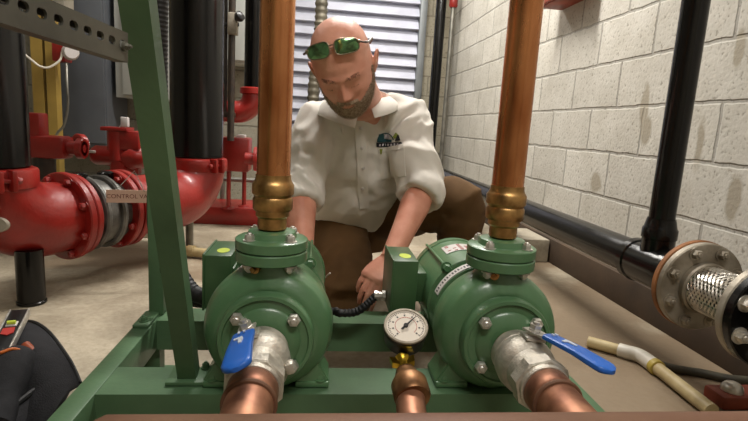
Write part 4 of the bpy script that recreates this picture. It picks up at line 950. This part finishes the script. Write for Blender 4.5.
# tool pouch with orange trim
pc0 = P(-12, 372, .90); pc1 = P(27, 385, .88)
T = thing('tool_pouch', pc0 - V((0, 0, .04)), 'black rolled tool pouch with orange trim lying in the tool bag', 'pouch')
m = MB(); pts = catmull([P(20, 356, 1.07), P(10, 374, 1.02), P(3, 400, .95), P(-7, 430, .88)], 8); tube(m, pts, [.030 + .012 * math.sin(PI * min(1, i / 16)) for i in range(len(pts))], 24); obj('roll', m, MT['bag'], T, sharp=80)
m = MB(); pts = catmull([P(0, 353, 1.02), P(14, 349, 1.04), P(26, 355, 1.05), P(31, 368, 1.04), P(29, 382, 1.01)], 8); tube(m, pts, .0035, 8); obj('trim', m, MT['orange'], T, 'orange trim')
m = MB(); pts = catmull([P(25, 345, 1.10), P(34, 356, 1.08), P(33, 374, 1.05)], 8); tube(m, pts, .010, 10); tag(obj('orange_cord', m, mat('dark_orange', (150, 66, 28), .5)), 'dark orange cord coiled in the tool bag beside the level', 'cord')
#@@MAN@@
# ------------------------------------------------------------------ the kneeling man
def rotm(ax, deg): return Matrix.Rotation(math.radians(deg), 3, ax)
HC = P(343.5, 64.5, 1.38); HR_ = rotm('Y', -13) @ rotm('Z', -14) @ rotm('X', 36); HS = 1.005
def hw(p): return HC + HR_ @ (V(p) * HS)
HT = [(.120, .004, -.004, .012), (.117, .022, -.022, .030), (.110, .038, -.040, .048), (.100, .051, -.056, .063), (.085, .0635, -.071, .078), (.065, .0725, -.083, .091), (.04, .077, -.0915, .099), (.02, .078, -.0945, .101), (0, .0775, -.0945, .099), (-.02, .076, -.092, .093), (-.04, .073, -.0905, .082), (-.06, .069, -.090, .068), (-.08, .062, -.0895, .052), (-.10, .050, -.086, .034), (-.113, .036, -.078, .012), (-.120, .018, -.062, -.012)]
def hint(z):
    t = HT
    if z >= t[0][0]: return t[0][1:]
    for a, b in zip(t, t[1:]):
        if z <= a[0] and z >= b[0]:
            k = (a[0] - z) / (a[0] - b[0]); return tuple(lerp(a[i], b[i], k) for i in (1, 2, 3))
    return t[-1][1:]
FEAT = [(0, .012, .045, .007, .0035), (.031, .011, .015, .006, .0035), (-.031, .011, .015, .006, .0035), (.031, -.010, .013, .009, -.0085), (-.031, -.010, .013, .009, -.0085), (.031, -.0115, .010, .0065, .0055), (-.031, -.0115, .010, .0065, .0055),
        (0, -.010, .007, .014, .007), (0, -.026, .0085, .012, .013), (0, -.039, .0105, .008, .0165), (.0125, -.042, .0055, .005, .007), (-.0125, -.042, .0055, .005, .007), (.046, -.028, .016, .013, .004), (-.046, -.028, .016, .013, .004),
        (0, -.062, .024, .007, .004), (0, -.0625, .016, .003, .0025), (0, -.0725, .014, .004, .004), (0, -.0675, .020, .0016, -.003), (0, -.098, .018, .012, .006), (.024, -.05, .006, .010, -.002), (-.024, -.05, .006, .010, -.002)]
def head_pt(z, th):
    w_, yf, yb = hint(z); cy = (yf + yb) / 2; ry = (yb - yf) / 2; c_, s_ = math.cos(th), math.sin(th)
    e = .92; x = math.copysign(abs(c_) ** e, c_) * w_; y = cy + math.copysign(abs(s_) ** e, s_) * ry
    if s_ < 0:
        fr_ = min(1, -s_ * 1.6)
        for fx, fz, sx, sz, am in FEAT: y -= fr_ * am * math.exp(-((x - fx) / sx) ** 2 / 1.6 - ((z - fz) / sz) ** 2 / 1.6)
    return V((x, y, z))
def head_mesh(m):
    zs = [.120 - .0026 * i for i in range(93)]; n = 96; vs = []
    for z in zs:
        for k in range(n): vs.append(hw(head_pt(z, 2 * PI * k / n)))
    fs = [(i * n + k, i * n + (k + 1) % n, (i + 1) * n + (k + 1) % n, (i + 1) * n + k) for i in range(len(zs) - 1) for k in range(n)]
    fs += [tuple(range(n - 1, -1, -1)), tuple((len(zs) - 1) * n + k for k in range(n))]; m.add(vs, fs)
    for s in (-1, 1):   # ears
        rim = [(.073, -.002, -.030), (.078, -.004, -.018), (.083, -.004, -.002), (.089, .004, .012), (.093, .016, .018), (.093, .026, .010), (.089, .027, -.006), (.084, .020, -.022), (.077, .008, -.034), (.074, .002, -.036)]
        tube(m, catmull([hw((s * x, y, z - .004)) for x, y, z in rim], 5), .0045 * HS, 10)
        vs = [hw((s * x, y, z - .004)) for x, y, z in rim]; c0 = hw((s * .074, .010, -.008)); 
        tube(m, [hw((s * .066, .008, -.012)), hw((s * .080, .012, -.010)), hw((s * .085, .014, -.008))], [.016 * HS, .015 * HS, .010 * HS], 16)
def finger(m, root, dirs, lens, r0):
    p = V(root); pts = [p]; rr = [r0]
    for i, (d_, l) in enumerate(zip(dirs, lens)):
        d_ = V(d_).normalized(); pts += [p + d_ * l * .5, p + d_ * l]; p = pts[-1]; rr += [r0 * (1 - .07 * (2 * i + 1)), r0 * (1.0 - .12 * (i + 1))]
    pts.append(pts[-1] + V(dirs[-1]).normalized() * r0 * .55); rr.append(rr[-1] * .55)
    tube(m, pts, rr, 12)
def hand(m, W, d, up, thumb_side, curl, S=1.0, spread=1.0):
    """W wrist, d hand direction, up = back-of-hand normal, thumb_side = +1/-1 along s"""
    d = V(d).normalized(); up = V(up); up = (up - d * up.dot(d)).normalized(); s = d.cross(up).normalized() * thumb_side
    tube(m, [W - d * .02, W + d * .01, W + d * .035 * S, W + d * .062 * S, W + d * .088 * S, W + d * .094 * S], [1] * 6, 20, up=up,
         ell=[(.029 * S, .020 * S), (.029 * S, .019 * S), (.037 * S, .018 * S), (.042 * S, .017 * S), (.041 * S, .013 * S), (.034 * S, .008 * S)]) if False else None
    vs = []; n = 20; st = [(-.02, .028, .020), (.012, .029, .019), (.035, .037, .018), (.062, .042, .0165), (.085, .0415, .013), (.093, .036, .008)]
    for a, hx_, hz_ in st:
        for k in range(n):
            t_ = 2 * PI * k / n; vs.append(W + d * a * S + s * hx_ * S * math.cos(t_) + up * hz_ * S * math.sin(t_))
    fs = [(i * n + k, i * n + (k + 1) % n, (i + 1) * n + (k + 1) % n, (i + 1) * n + k) for i in range(len(st) - 1) for k in range(n)]
    fs += [tuple(range(n - 1, -1, -1)), tuple((len(st) - 1) * n + k for k in range(n))]; m.add(vs, fs)
    L4 = [(.044, .026, .020), (.049, .031, .022), (.046, .028, .021), (.036, .021, .018)]
    for i, off in enumerate((.030, .0105, -.0095, -.029)):
        root = W + d * (.080 - .004 * abs(i - 1)) * S + s * off * S
        fan = s * (off * 3.2 * spread); c = curl[i]; dirs = []
        for k, q in enumerate((c * .55, c * 1.35, c * 2.0)):
            a = math.radians(q); dirs.append((d + fan).normalized() * math.cos(a) - up * math.sin(a))
        finger(m, root, dirs, [l * S for l in L4[i]], (.0094 - .0009 * (i == 3)) * S)
    root = W + d * .022 * S + s * .024 * S - up * .004 * S
    finger(m, root, [s * .75 + d * .65 - up * .25, s * .42 + d * .9 - up * .35, s * .15 + d * .95 - up * .45], [.040 * S, .032 * S, .025 * S], .0118 * S)
def wrinkle(m, amp, sc, stretch=(1, 1, 1), seed=0, fine=.25, guard=None):
    bm = bmesh.new(); vs = [bm.verts.new(v) for v in m.v]
    for f in m.f:
        try: bm.faces.new([vs[i] for i in f])
        except ValueError: pass
    bmesh.ops.recalc_face_normals(bm, faces=bm.faces); bm.normal_update()
    out = []
    for v in bm.verts:
        q = V((v.co.x * stretch[0], v.co.y * stretch[1], v.co.z * stretch[2])) * sc + V((seed, seed * 2, 3))
        q = q + V((noise.noise(q * .5), noise.noise(q * .5 + V((7, 0, 0))), noise.noise(q * .5 + V((0, 7, 0))))) * 1.2
        r_ = 1 - abs(noise.noise(q)) * 2.2; f_ = noise.noise(q * 2.7)
        k = guard(v.co) if guard else 1
        out.append(v.co + v.normal * amp * k * ((r_ - .45) + fine * f_))
    m.v = out; bm.free(); return m
man = thing('person', (.2, 1.7, 0), 'bald bearded man in white shirt and brown trousers kneeling behind the two pumps, looking down', 'person')
# key joints
NB = P(362, 104, 1.66)
SL, EL, WL = P(407, 122, 1.68), P(422, 190, 1.52), P(391, 258, 1.335)
SR, ER, WR = P(318, 126, 1.68), P(299, 194, 1.54), P(303, 250, 1.40)
m = MB(); head_mesh(m)
tube(m, [hw((0, .035, -.02)), hw((0, .040, -.07)), NB.lerp(hw((0, .045, -.09)), .5), NB, NB + V((0, .06, -.10))], [.062, .064, .066, .074, .09], 32)
tube(m, [P(352, 215, 1.92), P(355, 170, 1.80), P(360, 130, 1.74), P(362, 112, 1.72)], [1] * 4, 28, up=V((0, 1, 0)), ell=[(.13, .09), (.15, .10), (.16, .085), (.10, .07)])
hdL = (P(366, 287, 1.275) - WL).normalized(); hdR = (P(310, 288, 1.34) - WR).normalized()
tube(m, [SL, SL.lerp(EL, .5), EL, EL.lerp(WL, .25), EL.lerp(WL, .6), WL, WL + hdL * .015], [.060, .054, .045, .046, .036, .029, .028], 24)
tube(m, [SR, SR.lerp(ER, .5), ER, ER.lerp(WR, .25), ER.lerp(WR, .6), WR, WR + hdR * .015], [.060, .054, .047, .050, .040, .031, .029], 24)
hand(m, WL, hdL, V((-.35, -.75, .55)), -1, (34, 36, 38, 42), .98, .8)
hand(m, WR, hdR, V((.25, -.8, .4)), 1, (48, 50, 50, 50), 1.02)
body = remesh(m, .0033, 2, .4)
body = obj('body', body, MT['skin'], man, sharp=180)
# beard, brows, lashes
def hair_patch(name, test, count, ln, material, parent, base=.0012, down=.8, wid=.0007):
    m = MB(); zs = [.03 - .0028 * i for i in range(52)]; n = 120; idx = {}
    if base:
        for i, z in enumerate(zs):
            for k in range(n):
                th = 2 * PI * k / n; p = head_pt(z, th)
                q = head_pt(z, th) ; c_ = V((0, 0, z)); nrm_ = V((p.x, p.y, 0)).normalized()
                idx[(i, k)] = (p, nrm_)
        used_ = {}; vs = []; fs = []
        def vid(i, k):
            if (i, k) not in used_: p, nr = idx[(i, k)]; used_[(i, k)] = len(vs); vs.append(hw(p + nr * base))
            return used_[(i, k)]
        for i in range(len(zs) - 1):
            for k in range(n):
                k2 = (k + 1) % n
                if all(test(idx[c][0], 0) for c in ((i, k), (i, k2), (i + 1, k), (i + 1, k2))): fs.append((vid(i, k), vid(i, k2), vid(i + 1, k2), vid(i + 1, k)))
        m.add(vs, fs)
    tries = 0; made = 0
    while made < count and tries < count * 60:
        tries += 1; z = random.uniform(-.119, .035); th = random.uniform(PI * .95, 2.05 * PI); p = head_pt(z, th)
        if not test(p, random.uniform(-.004, .004)): continue
        nr = V((p.x * 1.2, p.y + .0, 0)).normalized(); dn = (nr * .55 + V((random.uniform(-.35, .35), -.15, -down + random.uniform(-.2, .2)))).normalized(); l = ln * random.uniform(.6, 1.2)
        a, b, _ = frame_from(dn); c0 = p - nr * .0008
        m.add([hw(c0 + a * wid), hw(c0 - a * wid * .5 + b * wid * .85), hw(c0 - a * wid * .5 - b * wid * .85), hw(p + dn * l)], [(0, 1, 2), (0, 3, 1), (1, 3, 2), (2, 3, 0)]); made += 1
    return obj(name, m, material, parent, sharp=180)
def beard_t(p, j):
    x, y, z = abs(p.x), p.y, p.z
    if y > .004: return False
    if ((x / .017) ** 2 + ((z + .0675) / .0055) ** 2) < 1: return False
    if z < -.054 + j and x < .030: return z > -.125
    if z < -.066 + (x - .03) * .75 + j: return True
    return x > .068 and z < -.005 + j and y > -.030
hair_patch('beard', beard_t, 5200, .008, MT['beard'], man)
def brow_t(p, j): x = abs(p.x); return p.y < 0 and .012 < x < .048 and abs(p.z - (.012 + .004 * math.sin((x - .012) / .036 * 2.4))) < .0035 + abs(j) * .2
for _s in (-1, 1): hair_patch('eyebrow', lambda p, j: p.x * _s > 0 and brow_t(p, j), 190, .006, MT['brow'], man, base=0, down=.1)
def lash_t(p, j): x = abs(p.x); return p.y < 0 and .021 < x < .042 and abs(p.z - (-.0155 + .9 * (x - .031) ** 2 * 10)) < .0011
for _s in (-1, 1): hair_patch('eyelashes', lambda p, j: p.x * _s > 0 and lash_t(p, j), 110, .004, MT['brow'], man, base=0, down=.7)

# shirt
m = MB()
tube(m, [P(350, 211, 1.90), P(350, 203, 1.87), P(352, 187, 1.80), P(355, 164, 1.76), P(358, 142, 1.735), P(360, 122, 1.72), P(361, 110, 1.70), P(362, 101, 1.69)], [1] * 8, 40, up=V((0, 1, 0)),
     ell=[(.165, .115), (.178, .128), (.182, .140), (.185, .138), (.192, .125), (.185, .108), (.145, .092), (.085, .080)])
def sleeve(m, S_, E_, W_, inner):
    d_ = (E_ - S_); f_ = (W_ - E_).normalized()
    tube(m, [inner, S_, S_.lerp(E_, .3), S_.lerp(E_, .65), E_ - d_ * .02, E_ + f_ * .03], [.078, .083, .084, .078, .068, .064], 32)
    tube(m, [E_ - d_.normalized() * .03, E_ + f_ * .004, E_ + f_ * .040], [.070, .073, .068], 32)
sleeve(m, SL, EL, WL, SL + V((-.08, .0, .01))); sleeve(m, SR, ER, WR, SR + V((.08, .0, .01)))
sh = remesh(m, .0055, 9, .5)
sh = wrinkle(sh, .0125, 11, (1.0, 1.0, .5), 5, .45)
sh_tri = [tuple(f) for f in sh.f]
bvh = BVHTree.FromPolygons(sh.v, sh_tri)
sho = obj('shirt', sh, MT['shirt'], man, sharp=180)
CAMP = V((0, 0, H))
def patch(m, quad, nu, nv, off, th=.0012, tree=None):
    """cloth piece lying on the shirt; quad = four picture corners a,b,c,d (a-b top edge, d-c bottom edge)"""
    tree = tree or bvh; vs = []
    for j in range(nv + 1):
        for i in range(nu + 1):
            u, w_ = i / nu, j / nv
            x = lerp(lerp(quad[0][0], quad[1][0], u), lerp(quad[3][0], quad[2][0], u), w_); y = lerp(lerp(quad[0][1], quad[1][1], u), lerp(quad[3][1], quad[2][1], u), w_)
            r_ = ray(x, y).normalized(); h_, n_, _, _ = tree.ray_cast(CAMP, r_)
            if h_ is None: h_ = vs[-1][0] if vs else CAMP + r_ * 1.7; n_ = -r_
            if n_.dot(r_) > 0: n_ = -n_
            vs.append((h_, n_))
    W_ = nu + 1; top = [h_ + n_ * (off + th) for h_, n_ in vs]; bot = [h_ + n_ * off for h_, n_ in vs]; k = len(vs)
    fs = [(j * W_ + i, j * W_ + i + 1, (j + 1) * W_ + i + 1, (j + 1) * W_ + i) for j in range(nv) for i in range(nu)]
    bd = list(range(W_)) + [j * W_ + nu for j in range(1, nv + 1)] + [nv * W_ + i for i in range(nu - 1, -1, -1)] + [j * W_ for j in range(nv - 1, 0, -1)]
    m.add(top + bot, fs + [tuple(a + k for a in reversed(f)) for f in fs] + [(bd[i], bd[(i + 1) % len(bd)], bd[(i + 1) % len(bd)] + k, bd[i] + k) for i in range(len(bd))])
    return top
m = MB(); patch(m, [(355, 119), (364, 116), (369, 207), (359, 208)], 3, 26, .0030, .0030); obj('placket', m, MT['shirt'], sho, sharp=80)
for yy in (128, 148, 168, 188):
    m = MB(); r_ = ray(360.3 + (yy - 119) * .045, yy).normalized(); h_, n_, _, _ = bvh.ray_cast(CAMP, r_)
    if h_: lathe(m, [(.0055, .003), (.0055, .0052), (.004, .006)], h_ + n_ * .003, n_, 14); obj('button', m, MT['label'], sho)
m = MB(); patch(m, [(378, 149), (404, 145), (406, 176), (381, 179)], 8, 8, .0008, .0018); patch(m, [(378, 148.5), (404, 144.5), (404.3, 149), (378.3, 153)], 8, 2, .0022, .0018); obj('pocket', m, MT['shirt'], sho, sharp=80)
# collar: stand and two leaves
m = MB(); ax_ = (hw((0, .040, -.07)) - NB).normalized(); pts = []
for k in range(25):
    a = math.radians(-250 + 320 * k / 24 - 20); q = NB + V((.079 * math.cos(a), .078 * math.sin(a) , 0)); dz = -.018 * (-(math.sin(a))) if math.sin(a) < 0 else .022 * math.sin(a)
    pts.append(q + V((0, 0, .012 + dz)))
vs = []; fs = []
for i, p in enumerate(pts):
    o_ = V((p.x - NB.x, p.y - NB.y, 0)).normalized()
    for (r_, z) in ((0, -.02), (.004, .022), (.008, .022), (.011, -.022)): vs.append(p + o_ * r_ + V((0, 0, z)))
for i in range(len(pts) - 1):
    for k in range(4): k2 = (k + 1) % 4; fs.append((4 * i + k, 4 * i + k2, 4 * i + 4 + k2, 4 * i + 4 + k))
fs += [(3, 2, 1, 0), tuple(4 * (len(pts) - 1) + k for k in range(4))]; m.add(vs, fs); obj('collar', m, MT['shirt'], sho, sharp=60)
for s_, a0, a1 in ((1, 25, -86), (-1, 155, 266)):
    m = MB(); vs = []; nu, nv = 14, 6
    for i in range(nu + 1):
        u = i / nu; a = math.radians(lerp(a0, a1, u)); o_ = V((math.cos(a), math.sin(a), 0))
        dz = .018 * math.sin(a) if math.sin(a) < 0 else .022 * math.sin(a)
        top = NB + V((.079 * math.cos(a), .078 * math.sin(a), .034 + dz)) + o_ * .009
        wd = (.044 if s_ > 0 else .088) + .030 * max(0, (u - .45) / .55) ** 1.5
        side_ = V((s_ * .9, -.25, 0)) * (.022 * u)
        for j in range(nv + 1):
            w_ = j / nv; p = top + (o_ * .62 + V((0, 0, -.78))) * wd * w_ + side_ * w_ + o_ * (.010 * math.sin(PI * w_))
            vs.append(p)
    k = len(vs); W_ = nv + 1
    fs = [(i * W_ + j, i * W_ + j + 1, (i + 1) * W_ + j + 1, (i + 1) * W_ + j) for i in range(nu) for j in range(nv)]
    bd = list(range(W_)) + [i * W_ + nv for i in range(1, nu + 1)] + [nu * W_ + j for j in range(nv - 1, -1, -1)] + [i * W_ for i in range(nu - 1, 0, -1)]
    m.add(vs + [v - V((0, -.0, .0028)) for v in vs], fs + [tuple(q + k for q in reversed(f)) for f in fs] + [(bd[i], bd[(i + 1) % len(bd)], bd[(i + 1) % len(bd)] + k, bd[i] + k) for i in range(len(bd))])
    obj('collar_leaf', m, MT['shirt'], sho, sharp=80)
# embroidered emblem above the pocket
def arcpatch(m, cx, cy, r0, r1, a0, a1, off, n=10):
    for i in range(n):
        t0, t1 = math.radians(lerp(a0, a1, i / n)), math.radians(lerp(a0, a1, (i + 1) / n))
        patch(m, [(cx + r0 * math.cos(t0), cy - r0 * math.sin(t0)), (cx + r0 * math.cos(t1), cy - r0 * math.sin(t1)), (cx + r1 * math.cos(t1), cy - r1 * math.sin(t1)), (cx + r1 * math.cos(t0), cy - r1 * math.sin(t0))], 1, 1, off, .0012)
m = MB(); arcpatch(m, 385.5, 141.5, 8.8, 8.0, 10, 180, .002, 14); em = obj('emblem', m, MT['teal'], sho, 'embroidered emblem in teal, green and black')
m = MB(); patch(m, [(378.5, 134.5), (383.5, 133.5), (384, 142), (377.5, 142)], 3, 3, .002); patch(m, [(383.5, 139), (392, 139.5), (392, 142), (383.5, 142)], 3, 1, .002); obj('emblem_water', m, MT['teal'], em)
m = MB(); patch(m, [(384.5, 134), (389, 135), (390, 138.5), (384.5, 138.2)], 3, 2, .002); obj('emblem_cloud', m, MT['wthread'], em)
m = MB(); patch(m, [(393, 137), (396, 132.5), (399, 135), (400, 141)], 3, 3, .002); obj('emblem_hill', m, MT['gthread'], em)
m = MB(); patch(m, [(397.5, 135), (399, 135), (401, 141), (395.5, 141)], 2, 3, .0032); obj('emblem_tree', m, MT['navy'], em)
m = MB(); patch(m, [(376, 142.5), (402, 142.5), (403, 147), (376.5, 147)], 10, 2, .002); eb = obj('emblem_band', m, MT['navy'], em)
m = MB()
for i in range(7): x = 379 + i * 3.1; patch(m, [(x, 143.6), (x + 1.5, 143.6), (x + 1.5, 146), (x, 146)], 1, 1, .0034, .0008)
obj('band_stitching', m, MT['wthread'], eb)
m = MB(); patch(m, [(379.5, 149), (383, 149), (382, 154), (380.5, 154)], 2, 2, .0042); obj('emblem_pendant', m, MT['gthread'], em)

# trousers
HL_, KL, AL = P(382, 214, 1.93), P(464, 200, 1.56), V((.50, 1.72, .10))
HR2, KR, AR = P(334, 214, 1.93), P(351, 292, 1.56), V((.02, 2.02, .07))
KR.z = .085
m = MB()
tube(m, [P(356, 205, 1.93), P(354, 218, 1.96), P(352, 236, 2.0)], [1, 1, 1], 36, up=V((0, 1, 0)), ell=[(.160, .11), (.175, .125), (.165, .12)])
tube(m, [HL_ + V((-.04, .03, 0)), HL_, HL_.lerp(KL, .5), KL - (KL - HL_) * .08, KL, KL.lerp(AL, .12)], [.10, .105, .096, .082, .076, .070], 32)
tube(m, [KL + V((0, .01, .0)), KL.lerp(AL, .15), KL.lerp(AL, .5), KL.lerp(AL, .9), AL], [.070, .074, .068, .062, .060], 28)
tube(m, [HR2 + V((.04, .03, 0)), HR2, HR2.lerp(KR, .5), HR2.lerp(KR, .9), KR], [.105, .112, .106, .086, .074], 32)
tube(m, [KR, KR.lerp(AR, .15) , KR.lerp(AR, .5), AR], [.072, .074, .070, .060], 28)
tr = remesh(m, .0065, 8, .5)
tr = wrinkle(tr, .011, 7, (1, .8, 1.1), 11, .25)
for v in tr.v: v.z = max(v.z, .004)
tro = obj('trousers', tr, MT['pants'], man, sharp=180)
m = MB(); 
def boot(m, ank, toe, z0=.0):
    d_ = V((toe.x - ank.x, toe.y - ank.y, 0)).normalized(); s_ = V((-d_.y, d_.x, 0)); vs = []; n = 20; st = [(-.07, .030, .085), (-.055, .038, .13), (0, .042, .15), (.05, .043, .105), (.11, .046, .082), (.17, .045, .064), (.205, .034, .05), (.22, .015, .034)]
    for a, w_, h_ in st:
        for k in range(n):
            t_ = 2 * PI * k / n; x = math.cos(t_); z = math.sin(t_); z = math.copysign(abs(z) ** .6, z); vs.append(V((ank.x, ank.y, z0)) + d_ * a + s_ * x * w_ + V((0, 0, (h_ / 2) * (1 + z) + .003)))
    fs = [(i * n + k, i * n + (k + 1) % n, (i + 1) * n + (k + 1) % n, (i + 1) * n + k) for i in range(len(st) - 1) for k in range(n)] + [tuple(range(n - 1, -1, -1)), tuple((len(st) - 1) * n + k for k in range(n))]
    m.add(vs, fs)
boot(m, AL, AL + V((.03, -.3, 0))); obj('boot', m, MT['boots'], man)
m = MB(); boot(m, AR + V((0, .03, 0)), AR + V((0, .3, 0))); obj('boot', m, MT['boots'], man)
# watch-like band on the wrist (his left)
# sunglasses resting on the head
T = thing('sunglasses', hw((0, -.07, .10)), 'mirrored green sunglasses pushed up on the bald head', 'sunglasses')
def gl(x, y, z): return hw((x, y, z))
gx_ = (HR_ @ V((1, 0, 0))).normalized()
Nn = (HR_ @ V((0, -.78, .62))).normalized(); Uu = (HR_ @ V((0, .62, .78))).normalized()
gc_ = hw((0, -.0750, .0915)) 
for s in (-1, 1):
    lc = gc_ + gx_ * s * .036 + Nn * -.003; xx = (gx_ - Nn * s * .22).normalized(); nn2 = xx.cross(Uu).normalized()
    if nn2.dot(Nn) < 0: nn2 = -nn2
    out = []; 
    for k in range(28):
        a = 2 * PI * k / 28; ex = .62; cx = math.copysign(abs(math.cos(a)) ** ex, math.cos(a)); cy = math.copysign(abs(math.sin(a)) ** ex, math.sin(a)); out.append((cx * .0295, cy * .0180 * (1 - .10 * s * cx)))
    m = MB(); vs = []
    for rr_ in (0, .5, 1):
        for (x, y) in out: vs.append(lc + xx * x * rr_ + Uu * y * rr_ + nn2 * (.004 * (1 - rr_ ** 2)))
    n = 28; fs = [(i * n + k, i * n + (k + 1) % n, (i + 1) * n + (k + 1) % n, (i + 1) * n + k) for i in (0, 1) for k in range(n)]; kk = len(vs)
    m.add(vs + [v - nn2 * .002 for v in vs], fs + [tuple(a + kk for a in reversed(f)) for f in fs] + [(2 * n + k, 2 * n + (k + 1) % n, 2 * n + (k + 1) % n + kk, 2 * n + k + kk) for k in range(n)])
    obj('lens', m, MT['lens'], T, 'green mirrored lens', 60)
    m = MB(); pth = [lc + xx * x * 1.03 + Uu * y * 1.03 for x, y in out]; tube(m, pth + [pth[0], pth[1]], .0014, 8); obj('rim', m, MT['gold'], T)
    m = MB(); hg = lc + xx * s * .030 + Uu * .006
    tube(m, catmull([hg, hw((s * .0785, -.050, .078)), hw((s * .0830, -.02, .062)), hw((s * .0835, .02, .046)), hw((s * .084, .05, .03)), hw((s * .072, .075, .005))], 6), [.0022] * 6 + [.003] * 24 + [.003], 8); obj('temple_arm', m, MT['tort'], T)
    m = MB(); box(m, hg, (.008, .006, .008), HR_, .001); obj('hinge', m, MT['gold'], T)
m = MB(); tube(m, [gc_ - gx_ * .011 + Uu * .006, gc_ + Nn * .003 + Uu * .008, gc_ + gx_ * .011 + Uu * .006], .0014, 8); tube(m, [gc_ - gx_ * .010 - Uu * .0, gc_ + Nn * .002 + Uu * .001, gc_ + gx_ * .010 - Uu * .0], .0012, 8); obj('bridge', m, MT['gold'], T)
# small tool in his right hand
T = thing('screwdriver', P(322, 275, 1.27), 'small steel screwdriver held in the hand behind the left pump', 'tool')
a = WR + hdR * .095 + V((0.02, 0, -.01)); b = P(330, 273, 1.28)
m = MB(); cyl(m, a.lerp(b, .35), b, .0022, 10); obj('shaft', m, MT['steel'], T)
m = MB(); lathe(m, [(.006, 0), (.009, .01), (.009, .05), (.005, .055)], a + (a - b) * .25, b - a, 12); obj('handle', m, MT['black'], T)
#@@END@@
# ------------------------------------------------------------------ camera, world, colour
cam = bpy.data.cameras.new('Camera'); co = bpy.data.objects.new('Camera', cam); COL.objects.link(co); SC.camera = co
cam.sensor_width = 36; cam.sensor_fit = 'HORIZONTAL'; cam.lens = 36 * F / 748; cam.clip_start = .02; cam.clip_end = 50
right = V((Xv.x, Yv.x, -Zd.x)); down = V((Xv.y, Yv.y, -Zd.y)); fwd = V((Xv.z, Yv.z, -Zd.z))
M3 = Matrix((right, -down, -fwd)).transposed(); co.matrix_world = Matrix.Translation((0, 0, H)) @ M3.to_4x4()
w = bpy.data.worlds.new('World'); SC.world = w; w.use_nodes = True
w.node_tree.nodes['Background'].inputs[0].default_value = (.5, .48, .44, 1); w.node_tree.nodes['Background'].inputs[1].default_value = .02
SC.view_settings.view_transform = 'Standard'; SC.view_settings.look = 'None'; SC.view_settings.exposure = 0.0; SC.view_settings.gamma = 1.0; SC.view_settings.use_curve_mapping = False
